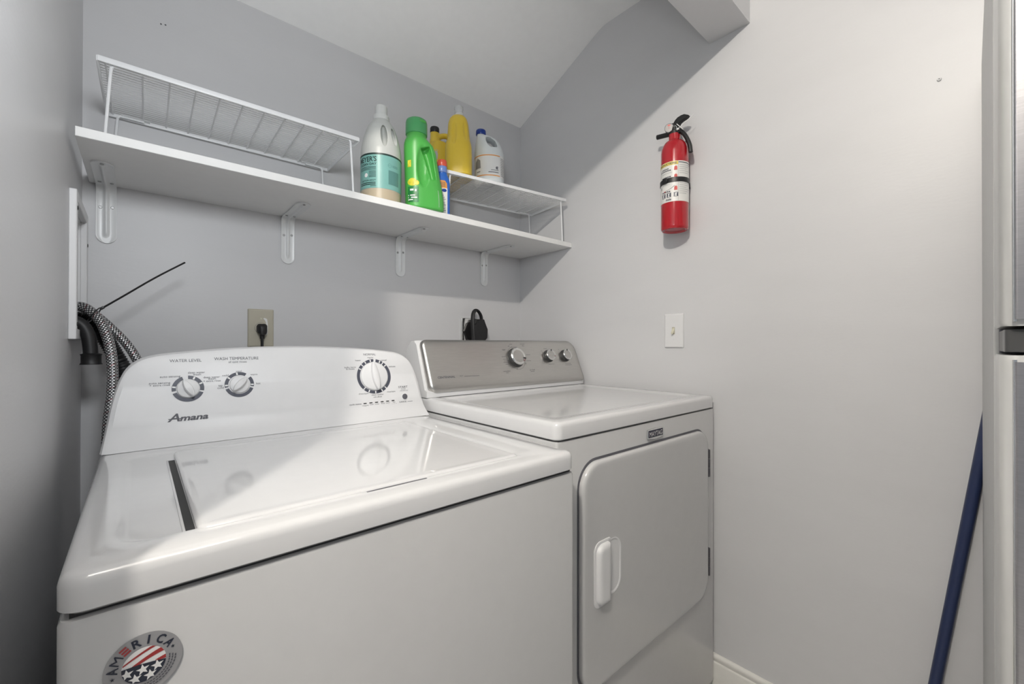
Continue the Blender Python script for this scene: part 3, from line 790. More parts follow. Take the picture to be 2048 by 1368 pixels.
shl = Vector(shelf.location)
for bxk in (-0.066, 0.366, 0.766, 1.177):
    br = bpy.data.objects.new('bracket', bme); COL.objects.link(br); br.parent = shelf; br.location = Vector((bxk, YB-0.0012, SZ0-0.0003))-shl
    for dx, y, z, rx in ((-0.0115, -0.0022, -0.060, 0), (0.0115, -0.0022, -0.057, 0), (-0.0115, -0.035, -0.0022, PI/2), (0.0115, -0.035, -0.0022, PI/2), (0.0, -0.186, -0.0030, PI/2)):
        s_ = bpy.data.objects.new('screw', sme); COL.objects.link(s_); s_.parent = br; s_.location = (dx, y, z); s_.rotation_euler = (rx, 0, 0)

# ================================================================== WIRE RISER SHELVES
def wire_shelf(name, label, L, D, Hh, loc, rz, group):
    # local: x 0..L, y 0 (front)..D, z 0 (board)..Hh
    root = thing(name, label, 'wire shelf', loc, group); root.rotation_euler = (0, 0, rz)
    bm = bmesh.new(); zt = Hh
    def rail(x0, x1, y0, y1): box(bm, x0, x1, y0, y1, zt-0.0100, zt+0.0022, bev=0.0018)
    rail(0, L, -0.0022, 0.0022); obj('front_rail', bm, 'wire', root, local=True)
    bm = bmesh.new(); rail(0, L, D-0.0022, D+0.0022); obj('back_rail', bm, 'wire', root, local=True)
    for x in (0.0, L):
        bm = bmesh.new(); rail(x-0.0022, x+0.0022, 0, D); obj('end_rail', bm, 'wire', root, local=True)
    me = None
    for i in range(23):
        y = D*(i+1)/24
        if me is None:
            bm = bmesh.new(); tube(bm, [(0, 0, 0), (L, 0, 0)], 0.0014, n=6, smooth=0); o = obj('long_wire', bm, 'wire', root, local=True); me = o.data
        else: o = link('long_wire', me, root, local=True)
        o.location = (0, y, zt)
    me = None
    for i in range(11):
        x = 0.012 if i == 0 else L*(i+0.5)/11.5
        if me is None:
            bm = bmesh.new(); tube(bm, [(0, 0, 0), (0, D, 0)], 0.0018, n=6, smooth=0); o = obj('cross_wire', bm, 'wire', root, local=True); me = o.data
        else: o = link('cross_wire', me, root, local=True)
        o.location = (x, 0, zt-0.0032)
    for x, sx in ((0.024, 1), (L-0.024, -1)):
        for y in (0.010, D-0.010):
            bm = bmesh.new()
            tube(bm, [(x-sx*0.012, y, 0.0032), (x-sx*0.004, y, zt-0.03), (x-sx*0.001, y, zt-0.0105), (x+sx*0.008, y, zt-0.0072), (x+sx*0.050, y, zt-0.0068)], 0.0030, n=8, smooth=5)
            lathe(bm, [(0.0034, 0.0), (0.0038, 0.002), (0.0030, 0.006)], lambda a, b, d: (x-sx*0.012+a, y+b, d), 10)
            obj('leg', bm, 'wire', root, local=True)
            bm = bmesh.new(); box(bm, min(x+sx*0.004, x+sx*0.062), max(x+sx*0.004, x+sx*0.062), y-0.007, y+0.007, zt-0.0052, zt-0.0040); obj('leg_clip', bm, 'bracket', root, local=True)
    return root
GW = 'white wire riser shelves on the long board'
WSH = 0.1700
wire_shelf('wire_shelf', 'empty white wire riser shelf at the left end of the board', 0.553, 0.286, WSH, (-0.069, 1.244, SZ1), math.radians(-0.6), GW)
wire_shelf('wire_shelf', 'white wire riser shelf at the right end carrying yellow and white jugs', 0.556, 0.250, 0.1805, (0.8120, 1.2850, SZ1), math.radians(-7.7), GW)
WZ = SZ1+0.1805+0.0023      # standing height on the second riser

# ================================================================== BOTTLES
def place(root, me, material, name='body', angle=60):
    return finish(name, me, material, root, angle=angle, local=True)
def ell(bm, c, r, n=16, m=10):
    rings = []
    for j in range(m+1):
        t = -PI/2+PI*j/m; q = max(math.cos(t), 0.02)
        rings.append([(c[0]+r[0]*q*math.cos(2*PI*i/n), c[1]+r[1]*q*math.sin(2*PI*i/n), c[2]+r[2]*math.sin(t)) for i in range(n)])
    return loft(bm, rings)
def cap_mesh(cx, cy, prof, n=36, ribs=0):
    bm = bmesh.new()
    rings = []
    for r, z in prof:
        rings.append([(cx+(r*(1+(0.02 if ribs and i % 2 else 0)))*math.cos(2*PI*i/n), cy+(r*(1+(0.02 if ribs and i % 2 else 0)))*math.sin(2*PI*i/n), z) for i in range(n)])
    return loft(bm, rings)

# --- milky round jug with teal label
b1 = thing('detergent_jug', 'milky translucent detergent jug with teal label on the board', 'bottle', (0.575, 1.2885, SZ1)); b1.rotation_euler = (0, 0, 0)
VD = Vector((0.575, 1.2885, 0)).normalized(); AF = math.atan2(-VD.y, -VD.x)      # direction facing the viewer side of the shelf
RV = Vector((VD.y, -VD.x, 0))                                                # viewer's right
bm = bmesh.new()
loft(bm, [sup(z, 0, 0, r, r, 2.0, 48) for z, r in ((0, 0.055), (0.003, 0.059), (0.008, 0.0612), (0.15, 0.062), (0.165, 0.0615), (0.182, 0.0590), (0.205, 0.0545), (0.228, 0.0480), (0.245, 0.0415), (0.258, 0.0335), (0.268, 0.0255), (0.276, 0.022), (0.284, 0.021))])
def slot(c, r, lean):
    q = bmesh.new(); ell(q, (0, 0, 0), r, 20, 16)
    m = Matrix((RV, VD, Vector((0, 0, 1)))).transposed().to_4x4(); m.translation = c
    bmesh.ops.transform(q, matrix=m @ Matrix.Rotation(lean, 4, 'Y') @ Matrix.Rotation(-0.42, 4, 'X'), verts=q.verts); return q
cut = slot(RV*0.008 - VD*0.044 + Vector((0, 0, 0.206)), (0.0100, 0.020, 0.040), -0.08)
cut2 = slot(RV*0.037 - VD*0.034 + Vector((0, 0, 0.210)), (0.0065, 0.012, 0.036), -0.25)
me = bake([bm], [cut, cut2], 0.0017, 9); body = place(b1, me, 'milky')
obj('cap', cap_mesh(0, 0, [(0.0235, 0.268), (0.0245, 0.272), (0.0235, 0.285), (0.0185, 0.288), (0.0180, 0.312), (0.0170, 0.3165), (0.012, 0.3180)], 40, 1), 'cap', b1, local=True)
pj = projector(me, radial(0, 0, 0.0622, AF), 0.0007); pj2 = projector(me, radial(0, 0, 0.0622, AF), 0.0011)
bm = bmesh.new(); put_rect(bm, -0.150, 0.150, 0.038, 0.139, pj, 72, 6); lab = obj('label', bm, 'teal', b1, local=True)
bm = bmesh.new(); put_rect(bm, -0.150, 0.150, 0.139, 0.1445, pj, 72, 1); put_rect(bm, -0.06, -0.008, 0.1408, 0.1424, pj2, 12, 1); obj('label_band', bm, 'tealink', lab, local=True)
bm = bmesh.new()
put_text(bm, "MEYER'S", pj2, -0.0135, 0.1185, 0.066, 0.0155, bold=0.02, align='R'); put_text(bm, 'CLEAN DAY', pj2, -0.0135, 0.1075, 0.060, 0.0072, bold=0.02, align='R')
for k in range(3): put_rect(bm, -0.075, -0.015, 0.1015-k*0.0040, 0.1030-k*0.0040, pj2, 16, 1)
for k in range(5): put_rect(bm, -0.038, -0.015, 0.0880-k*0.0042, 0.0895-k*0.0042, pj2, 8, 1)
put_text(bm, 'DETERGENT', pj2, -0.0150, 0.0590, 0.052, 0.0050, align='R')
for k in range(2): put_rect(bm, -0.075, -0.016, 0.0530-k*0.005, 0.0555-k*0.005, pj2, 16, 1)
put_rect(bm, -0.033, -0.015, 0.0435, 0.0450, pj2, 5, 1)
stuff(obj('label_lettering', bm, 'tealink', lab, local=True, smooth=False))
bm = bmesh.new()
put_rect(bm, 0.022, 0.060, 0.0530, 0.0960, pj2, 10, 2); put_ring(bm, 0.0052, 0.0060, 0, 2*PI, pj2, 0.026, 0.1105)
put_rect(bm, 0.0215, 0.0305, 0.1100, 0.1108, pj2, 3, 1)
for k in range(2): put_rect(bm, 0.0345, 0.055, 0.1075+k*0.004, 0.1090+k*0.004, pj2, 5, 1)
stuff(obj('label_panel', bm, 'teal2', lab, local=True, smooth=False))
bm = bmesh.new(); put_ring(bm, 0.0, 0.0062, 0, 2*PI, pj2, -0.0480, 0.0780); obj('label_seal', bm, 'stwhite', lab, local=True, smooth=False)

# --- green jug with looped handle
b2 = thing('fabric_softener_jug', 'bright green jug with moulded grip and green flip cap on the board', 'bottle', (0.704, 1.2430, SZ1)); b2.rotation_euler = (0, 0, math.radians(-14))
bm = bmesh.new(); S = []
for z, a, b_, ry, p in ((0, -0.055, 0.056, 0.034, 3.0), (0.004, -0.060, 0.062, 0.0385, 3.0), (0.03, -0.061, 0.0625, 0.040, 2.8), (0.07, -0.0625, 0.058, 0.040, 2.6), (0.11, -0.064, 0.050, 0.039, 2.4), (0.15, -0.0655, 0.043, 0.038, 2.3), (0.19, -0.0670, 0.037, 0.0375, 2.2), (0.212, -0.0670, 0.028, 0.0370, 2.1), (0.224, -0.0640, 0.014, 0.0360, 2.0), (0.232, -0.0600, 0.006, 0.0330, 2.0), (0.240, -0.0590, 0.005, 0.0320, 2.0), (0.250, -0.058, 0.004, 0.031, 2)):
    S.append(sup(z, (a+b_)/2, 0, (b_-a)/2, ry, p, 48))
loft(bm, S)
cut = bmesh.new(); tube(cut, [(-0.006, -0.040, 0.198), (0.004, -0.040, 0.170), (0.012, -0.040, 0.135), (0.020, -0.040, 0.095)], 0.0165, n=16, smooth=8, rf=lambda t: 1.05-0.45*t if t < 0.97 else 0.5, flat=(1.0, 2.1))
dish = bmesh.new(); ell(dish, (-0.014, -0.052, 0.138), (0.026, 0.028, 0.082))
dish2 = bmesh.new(); ell(dish2, (0.052, -0.046, 0.115), (0.016, 0.014, 0.090))
me = bake([bm], [cut, dish], 0.0022, 6); place(b2, me, 'green')
pjg = projector(me, lambda a, b: (Vector((a, -0.3, b)), Vector((0, 1, 0))), 0.0006); pjg2 = projector(me, lambda a, b: (Vector((a, -0.3, b)), Vector((0, 1, 0))), 0.0011)
obj('cap', cap_mesh(-0.027, 0, [(0.0315, 0.2425), (0.0345, 0.244), (0.0350, 0.250), (0.0345, 0.282), (0.0325, 0.290), (0.026, 0.2945), (0.010, 0.2955)], 40), 'greencap', b2, local=True, angle=50)
bm = bmesh.new(); ell(bm, (-0.018, -0.028, 0.2805), (0.015, 0.0080, 0.0055)); obj('cap_latch', bm, 'green', b2, local=True)
bm = bmesh.new(); put_rect(bm, -0.0590, -0.0290, 0.016, 0.066, pjg, 10, 6); labg = obj('label', bm, 'greenlab', b2, local=True, smooth=False)
for cx_, cz_, r_ in ((-0.0475, 0.080, 0.0125), (-0.0360, 0.078, 0.0080)):
    bm = bmesh.new(); put_ring(bm, 0, r_, 0, 2*PI, pjg2, cx_, cz_, 16); obj('label_lemon', bm, 'lemon', labg, local=True, smooth=False)
bm = bmesh.new(); put_rect(bm, -0.060, -0.0515, 0.128, 0.150, pjg2, 2, 2); obj('label_flash', bm, 'lemon', labg, local=True, smooth=False)
bm = bmesh.new()
for k, (x0, x1) in enumerate(((-0.058, -0.040), (-0.058, -0.034), (-0.058, -0.046))): put_rect(bm, x0, x1, 0.036-k*0.007, 0.0395-k*0.007, pjg2, 3, 1)
put_rect(bm, -0.054, -0.0445, 0.052, 0.058, pjg2, 2, 1); put_rect(bm, -0.041, -0.036, 0.050, 0.057, pjg2, 1, 1)
stuff(obj('label_lettering', bm, 'stwhite', labg, local=True, smooth=False))
bm = bmesh.new(); tube(bm, [pjg(0.0385, 0.010), pjg(0.0380, 0.030), pjg(0.0365, 0.052), pjg(0.0345, 0.064)], 0.0006, n=5, smooth=3); obj('level_strip', bm, 'stgrey', b2, local=True)

# --- slim blue bottle
b3 = thing('stain_remover_bottle', 'slim blue bottle with red-orange cap and white label between green and yellow jugs', 'bottle', (0.7875, 1.2680, SZ1)); b3.rotation_euler = (0, 0, math.radians(-22))
bm = bmesh.new(); loft(bm, [sup(z, 0, 0, rx, ry, p, 40) for z, rx, ry, p in ((0, 0.023, 0.014, 3), (0.003, 0.026, 0.0165, 3), (0.12, 0.026, 0.0165, 3), (0.135, 0.0240, 0.0160, 2.6), (0.147, 0.0185, 0.0150, 2.2), (0.152, 0.0165, 0.0145, 2.0), (0.160, 0.0160, 0.0145, 2.0))])
me = bake([bm], None, 0.002, 3); place(b3, me, 'blue')
obj('neck_collar', cap_mesh(-0.001, 0, [(0.0165, 0.156), (0.0172, 0.158), (0.0168, 0.176), (0.0160, 0.178)], 32), 'bluecol', b3, local=True)
obj('cap', cap_mesh(-0.001, 0, [(0.0165, 0.177), (0.0170, 0.178), (0.0165, 0.195), (0.015, 0.199), (0.009, 0.2005)], 36, 1), 'redcap', b3, local=True)
pb = projector(me, lambda a, b: (Vector((a, -0.3, b)), Vector((0, 1, 0))), 0.0006); pb2 = projector(me, lambda a, b: (Vector((a, -0.3, b)), Vector((0, 1, 0))), 0.0010)
bm = bmesh.new(); put_rect(bm, -0.022, 0.0150, 0.012, 0.100, pb, 12, 3); lb = obj('label', bm, 'paper', b3, local=True)
bm = bmesh.new(); put_poly(bm, [(-0.020, 0.100), (0.014, 0.100), (0.013, 0.117), (0.006, 0.126), (-0.016, 0.126), (-0.020, 0.118)], pb, 4); obj('label_top', bm, 'orange', lb, local=True)
bm = bmesh.new(); put_ring(bm, 0, 0.0085, 0, 2*PI, lambda a, b: pb2(0.004+a, 0.092+b*0.65), n=20); obj('label_emblem', bm, 'bluecap', lb, local=True, smooth=False)
bm = bmesh.new()
for k in range(9): put_rect(bm, -0.010, 0.010-(k % 3)*0.004, 0.022+k*0.0065, 0.0235+k*0.0065, pb2, 3, 1)
for k in range(4): put_rect(bm, -0.014, 0.008, 0.105+k*0.0045, 0.1068+k*0.0045, pb2, 3, 1)
stuff(obj('label_lettering', bm, 'ink', lb, local=True, smooth=False))

# --- tall yellow jug seen from its end
b4 = thing('yellow_jug', 'tall yellow jug with clear spout cap on the wire riser', 'bottle', (0.8990, 1.3330, WZ)); b4.rotation_euler = (0, 0, math.radians(-36))
bm = bmesh.new(); S = []
for z, a, b_, ry, p in ((0, -0.044, 0.044, 0.050, 3.4), (0.004, -0.049, 0.050, 0.055, 3.4), (0.06, -0.0500, 0.0500, 0.056, 3.2), (0.110, -0.0500, 0.0490, 0.056, 3.0), (0.125, -0.0480, 0.0470, 0.054, 2.8), (0.140, -0.0430, 0.0430, 0.050, 2.6), (0.165, -0.0415, 0.0400, 0.046, 2.6), (0.200, -0.0395, 0.0365, 0.042, 2.6), (0.218, -0.0350, 0.0320, 0.038, 2.4), (0.229, -0.0270, 0.0250, 0.030, 2.2), (0.233, -0.018, 0.018, 0.020, 2)):
    S.append(sup(z, (a+b_)/2, 0, (b_-a)/2, ry, p, 48))
loft(bm, S)
g1 = bmesh.new(); tube(g1, [(-0.016, -0.058, 0.110), (-0.0165, -0.052, 0.150), (-0.015, -0.048, 0.190), (-0.008, -0.045, 0.212)], 0.0100, n=12, smooth=6, rf=lambda t: 0.3+0.9*math.sin(PI*min(1, t+0.1)))
g2 = bmesh.new(); tube(g2, [(0.030, -0.052, 0.125), (0.0285, -0.046, 0.160), (0.025, -0.042, 0.195), (0.019, -0.041, 0.212)], 0.0090, n=12, smooth=6, rf=lambda t: 0.3+0.9*math.sin(PI*min(1, t+0.1)))
me = bake([bm], [g1, g2], 0.0024, 5); place(b4, me, 'yellow')
obj('neck', cap_mesh(0.002, 0, [(0.0170, 0.229), (0.0175, 0.234), (0.0165, 0.240), (0.0155, 0.246)], 32), 'cap', b4, local=True)
obj('cap', cap_mesh(0.000, 0, [(0.0150, 0.244), (0.0160, 0.246), (0.0150, 0.258), (0.0170, 0.262), (0.0165, 0.270), (0.011, 0.2715)], 18, 1), 'clear', b4, local=True)

# --- second yellow jug, black cap, arched handle
b5 = thing('yellow_jug', 'yellow jug with black cap and arched handle at the back of the wire riser', 'bottle', (0.9080, 1.4500, WZ)); b5.rotation_euler = (0, 0, math.radians(-22))
bm = bmesh.new(); loft(bm, [sup(z, cx, 0, rx, 0.040, p, 44) for z, cx, rx, p in ((0, 0, 0.058, 3.2), (0.005, 0, 0.064, 3.2), (0.06, 0, 0.065, 3), (0.115, -0.001, 0.063, 2.8), (0.140, -0.004, 0.057, 2.6), (0.158, -0.012, 0.044, 2.4), (0.170, -0.022, 0.030, 2.2))])
nk = bmesh.new(); loft(nk, [sup(z, cx, 0, r, r*0.95, 2, 28) for z, cx, r in ((0.140, -0.028, 0.030), (0.170, -0.033, 0.024), (0.195, -0.036, 0.0185), (0.217, -0.037, 0.0170))])
hd_ = bmesh.new(); tube(hd_, [(-0.030, 0, 0.188), (-0.012, 0, 0.204), (0.014, 0, 0.207), (0.036, 0, 0.190), (0.048, 0, 0.155), (0.050, 0, 0.120)], 0.0105, n=12, smooth=8, flat=(1, 1.2))
me = bake([bm, nk, hd_], None, 0.0024, 6); place(b5, me, 'yellow')
obj('cap', cap_mesh(-0.037, 0, [(0.0165, 0.213), (0.0175, 0.215), (0.0175, 0.231), (0.016, 0.2345), (0.008, 0.2355)], 36, 1), 'blackpl', b5, local=True)
py = projector(me, lambda a, b: (Vector((a, -0.3, b)), Vector((0, 1, 0))), 0.0007)
bm = bmesh.new()
put_poly(bm, [(-0.058, 0.098), (-0.046, 0.088), (-0.032, 0.096), (-0.030, 0.118), (-0.036, 0.128), (-0.050, 0.124), (-0.058, 0.112)], py, 5)
for k in range(4): put_poly(bm, [(-0.054+k*0.006, 0.120), (-0.0515+k*0.006, 0.120), (-0.0480+k*0.006, 0.136-k % 2*0.003), (-0.0495+k*0.006, 0.136-k % 2*0.003)], py)
obj('label', bm, 'silver', b5, local=True, smooth=False)

# --- bleach jug
b6 = thing('bleach_jug', 'white bleach jug with blue cap and orange-striped label on the wire riser', 'bottle', (1.0370, 1.3220, WZ)); b6.rotation_euler = (0, 0, math.radians(-38))
bm = bmesh.new(); S = []
for z, a, b_, ry, p in ((0, -0.052, 0.052, 0.052, 2.2), (0.004, -0.057, 0.057, 0.057, 2.2), (0.012, -0.059, 0.058, 0.0585, 2.2), (0.016, -0.058, 0.057, 0.057, 2.2), (0.100, -0.0585, 0.0565, 0.057, 2.2), (0.118, -0.060, 0.0570, 0.0575, 2.1), (0.135, -0.0590, 0.0540, 0.055, 2.1), (0.155, -0.0570, 0.0480, 0.049, 2.0), (0.172, -0.0550, 0.0390, 0.040, 2.0), (0.186, -0.0520, 0.026, 0.031, 2.0), (0.196, -0.0500, 0.006, 0.023, 2.0), (0.202, -0.050, -0.018, 0.0165, 2.0), (0.210, -0.050, -0.018, 0.016, 2.0)):
    S.append(sup(z, (a+b_)/2, 0, (b_-a)/2, ry, p, 48))
loft(bm, S)
cut = bmesh.new(); hole = [(-0.012, 0.186), (0.004, 0.182), (0.020, 0.168), (0.026, 0.150), (0.024, 0.144), (0.006, 0.143), (-0.004, 0.152), (-0.011, 0.168)]
hc = (sum(p[0] for p in hole)/8, sum(p[1] for p in hole)/8)
loft(cut, [[(hc[0]+(a-hc[0])*k, y, hc[1]+(b-hc[1])*k) for a, b in hole] for y, k in ((-0.075, 1.55), (-0.030, 1.12), (0.0, 1.0), (0.030, 1.12), (0.075, 1.55))])
me = bake([bm], [cut], 0.0022, 5); place(b6, me, 'bleach')
obj('cap', cap_mesh(-0.034, 0, [(0.0185, 0.2035), (0.0195, 0.205), (0.0195, 0.219), (0.018, 0.2225), (0.008, 0.2235)], 40, 1), 'bluecap', b6, local=True)
pc = projector(me, radial(0, 0, 0.0575, -PI/2), 0.0007); pc2 = projector(me, radial(0, 0, 0.0575, -PI/2), 0.0011)
bm = bmesh.new(); put_rect(bm, -0.085, 0.085, 0.022, 0.108, pc, 40, 4); lc = obj('label', bm, 'stwhite', b6, local=True)
bm = bmesh.new(); put_rect(bm, -0.085, 0.042, 0.1015, 0.1050, pc2, 30, 1); put_rect(bm, -0.085, 0.042, 0.0250, 0.0285, pc2, 30, 1); stuff(obj('label_stripes', bm, 'orange', lc, local=True))
bm = bmesh.new(); put_ring(bm, 0.003, 0.0058, 0.6, 5.6, pc2, 0.030, 0.056); put_rect(bm, 0.0275, 0.0325, 0.0540, 0.0580, pc2)
put_rect(bm, 0.006, 0.036, 0.0460, 0.0478, pc2, 6, 1); put_rect(bm, -0.004, 0.036, 0.0375, 0.0400, pc2, 8, 1); stuff(obj('label_lettering', bm, 'ink', lc, local=True, smooth=False))
bm = bmesh.new()
for k in range(11): put_rect(bm, 0.046, 0.074, 0.030+k*0.0065, 0.0325+k*0.0065, pc2, 5, 1)
put_poly(bm, [(-0.062, 0.055), (-0.034, 0.055), (-0.036, 0.085), (-0.048, 0.095), (-0.060, 0.082)], pc2, 5); put_rect(bm, -0.052, -0.036, 0.040, 0.044, pc2, 3, 1)
stuff(obj('label_side_print', bm, 'stgrey', lc, local=True, smooth=False))

# ================================================================== FIRE EXTINGUISHER
EX, EY, EZ, ER = 1.3450, 0.7130, 1.4780, 0.0437
ext = thing('fire_extinguisher', 'red fire extinguisher strapped to the right wall beside the light switch', 'fire extinguisher', (EX, EY, EZ))
bm = bmesh.new()
lathe(bm, [(0.030, 0.004), (0.034, 0.0005), (0.040, 0.0), (ER-0.0005, 0.004), (ER, 0.010), (ER, 0.255), (0.0425, 0.268), (0.0390, 0.281), (0.0330, 0.291), (0.0250, 0.2975), (0.0190, 0.300), (0.0185, 0.303), (0.0185, 0.321), (0.016, 0.322)], zf(EX, EY, EZ), 48)
cyl = obj('cylinder', bm, 'red', ext, angle=40)
bm = bmesh.new(); put_text(bm, 'B-C', lambda a, b: Vector((EX-0.010+b, EY-a, EZ+0.0032)), 0, 0, 0.020, 0.006); bm.free()
AE = math.atan2(-EY, -EX)
def ef(off): return lambda a, b: Vector((EX+(ER+off)*math.cos(AE+a/ER), EY+(ER+off)*math.sin(AE+a/ER), EZ+b))
# label: a to the right of the facing line, b height
bm = bmesh.new(); put_rect(bm, -0.080, 0.090, 0.0860, 0.2170, ef(0.0004), 44, 1); el = obj('label', bm, 'paper', ext)
bm = bmesh.new(); put_rect(bm, -0.080, 0.0105, 0.2050, 0.2160, ef(0.0007), 24, 1); obj('label_header', bm, 'labelyel', el)
bm = bmesh.new(); e2 = ef(0.0010)
put_text(bm, 'INSTRUCTIONS', e2, 0.0060, 0.2072, 0.062, 0.0070, bold=0.03, align='R')
put_rect(bm, 0.0120, 0.0850, 0.2105, 0.2130, e2, 16, 1)
for k in range(3): put_rect(bm, -0.0505, -0.0475, 0.1850-k*0.027, 0.1930-k*0.027, e2)
for z, w in ((0.1930, 0.026), (0.1870, 0.034), (0.1660, 0.034), (0.1180, 0.032)):
    for q in range(5): put_rect(bm, -0.0440+q*w/5, -0.0440+(q+0.78)*w/5, z, z+0.0036, e2, 2, 1)
for x in (-0.044, -0.025, -0.003):
    put_rect(bm, x, x+0.014, 0.1010, 0.1150, e2, 3, 1)
put_text(bm, 'Kidde', e2, -0.0200, 0.0905, 0.018, 0.0065, bold=0.03, shear=0.2)
tube(bm, [e2(-0.030, 0.1235), e2(-0.012, 0.1285), e2(0.000, 0.1370)], 0.0006, n=5, smooth=2)
stuff(obj('label_lettering', bm, 'inkblue', el, smooth=False))
bm = bmesh.new()
for x in (-0.044, -0.025, -0.003): put_poly(bm, [(x+0.003, 0.103), (x+0.010, 0.102), (x+0.008, 0.108), (x+0.011, 0.113), (x+0.004, 0.113), (x+0.005, 0.107)], ef(0.0013))
stuff(obj('label_pictogram', bm, 'stwhite', el, smooth=False))
bm = bmesh.new()
for z in (0.1930, 0.1670, 0.1280):
    put_poly(bm, [(-0.002, z-0.006), (0.008, z-0.006), (0.008, z+0.004), (0.004, z+0.008), (-0.001, z+0.005)], e2)
put_rect(bm, -0.038, -0.032, 0.148, 0.1515, e2); put_rect(bm, -0.036, -0.030, 0.1200, 0.1235, e2)
stuff(obj('label_figures', bm, 'labelred', el, smooth=False))
bm = bmesh.new()
for k in range(15):
    if 5 <= k <= 6: continue
    put_rect(bm, 0.0140, 0.0560-(k % 3)*0.008, 0.2030-k*0.0066, 0.2040-k*0.0066, e2, 8, 1)
for k in range(4): put_rect(bm, -0.044, -0.008-(k % 2)*0.006, 0.1800-k*0.0125, 0.1808-k*0.0125, e2, 8, 1)
put_rect(bm, 0.0105, 0.0111, 0.0880, 0.2160, e2, 1, 1)
stuff(obj('label_fine_print', bm, 'stgrey', el, smooth=False))
# strap with buckle and wall bracket
bm = bmesh.new()
rings = []
for i in range(49):
    a = 2*PI*i/48; c, s = math.cos(a), math.sin(a)
    rings.append([Vector((EX+(ER+k)*c, EY+(ER+k)*s, EZ+b)) for k, b in ((0.0006, 0.149), (0.0026, 0.149), (0.0026, 0.164), (0.0006, 0.164))])
loft(bm, rings, False, False); st = obj('strap', bm, 'blackpl', ext)
bm = bmesh.new(); e3 = lambda a, b, d: Vector((EX+(ER+0.002+d)*math.cos(AE+a/ER), EY+(ER+0.002+d)*math.sin(AE+a/ER), EZ+b))
slab(bm, 0.016, 0.018, 0.003, [(0, 0), (0, 0.004), (0.001, 0.005)], lambda a, b, d: e3(a-0.030, b+0.1565, d)); slab(bm, 0.006, 0.012, 0.002, [(0, 0.003), (0, 0.007), (0.001, 0.0075)], lambda a, b, d: e3(a-0.024, b+0.1565, d)); obj('buckle', bm, 'blackpl', st)
bm = bmesh.new(); box(bm, XR-0.0105, XR-0.0005, EY-0.022, EY+0.022, EZ+0.06, EZ+0.31, bev=0.002); box(bm, XR-0.012, XR-0.0005, EY-0.028, EY+0.028, EZ+0.146, EZ+0.167, bev=0.002); obj('wall_bracket', bm, 'blackpl', ext)
# valve, gauge, levers (all in the plane parallel to the wall)
def yz(y, z, d): return Vector((EX-d, y, z))
bm = bmesh.new()
lathe(bm, [(0.0170, 0.318), (0.0185, 0.320), (0.0180, 0.330), (0.013, 0.334), (0.012, 0.350)], zf(EX, EY, EZ), 24)
prism(bm, [(0.735, 1.806), (0.695, 1.795), (0.690, 1.806), (0.698, 1.828), (0.718, 1.838), (0.732, 1.832)], yz, -0.009, 0.009, bev=0.002)
obj('valve', bm, 'blackpl', ext)
bm = bmesh.new(); gd = Vector((-1, -0.42, -0.10)).normalized(); gx = Vector((0, 0, 1)).cross(gd).normalized(); gy = gd.cross(gx); go = Vector((EX-0.006, 0.7285, 1.8225))
gf = lambda a, b, d: go + gx*a + gy*b + gd*d
lathe(bm, [(0.0135, 0), (0.0150, 0.003), (0.0150, 0.0105), (0.0140, 0.0122), (0.0128, 0.0118), (0.0128, 0.0100)], gf, 32); ga = obj('gauge', bm, 'stgrey', ext)
bm = bmesh.new(); lathe(bm, [(0.0128, 0.011), (0.0126, 0.0114), (0.0001, 0.0116)], gf, 32); obj('gauge_face', bm, 'glass', ga)
bm = bmesh.new(); put_ring(bm, 0.0062, 0.0105, math.radians(60), math.radians(120), lambda a, b: gf(a, b, 0.0122)); put_rect(bm, -0.0006, 0.0006, -0.004, 0.009, lambda a, b: gf(a, b, 0.0124)); stuff(obj('gauge_scale', bm, 'labelred', ga, smooth=False))
bm = bmesh.new(); prism(bm, [(0.7176, 1.8340), (0.7090, 1.8445), (0.7006, 1.8503), (0.6880, 1.8530), (0.6765, 1.8525), (0.6639, 1.8450), (0.6650, 1.8420), (0.6705, 1.8378), (0.6830, 1.8355), (0.6930, 1.8312), (0.6990, 1.8230)], yz, -0.0075, 0.0075, bev=0.0025); obj('squeeze_lever', bm, 'blackpl', ext)
bm = bmesh.new(); tube(bm, [(EX, 0.7020, 1.8120), (EX, 0.6915, 1.8035), (EX, 0.6809, 1.7910), (EX, 0.6705, 1.7722), (EX, 0.6615, 1.7480), (EX, 0.6580, 1.7230)], 0.0068, n=12, smooth=6, flat=(1, 1.1)); obj('carry_handle', bm, 'blackpl', ext)
bm = bmesh.new(); tube(bm, [(EX, 0.7300, 1.8075), (EX-0.001, 0.7762, 1.8130)], 0.0078, n=16, smooth=0); obj('nozzle', bm, 'blackpl', ext)
bm = bmesh.new(); tube(bm, [(EX-0.010, 0.7022, 1.8030), (EX-0.012, 0.6938, 1.8090), (EX-0.008, 0.6700, 1.8250), (EX-0.004, 0.6457, 1.8404)], 0.0010, n=6, smooth=4)
box(bm, EX-0.014, EX-0.010, 0.6920, 0.6985, 1.8055, 1.8110); tube(bm, [(EX-0.0105, 0.7000, 1.8270), (EX-0.011, 0.6780, 1.8010)], 0.0013, n=6, smooth=0); obj('seal_tie', bm, 'stwhite', ext)
bm = bmesh.new(); tube(bm, [(EX-0.012, 0.7100, 1.8200), (EX-0.013, 0.7030, 1.8215), (EX-0.011, 0.7000, 1.8130), (EX-0.012, 0.7060, 1.8060)], 0.0014, n=8, smooth=5); obj('pull_pin', bm, 'chrome', ext)

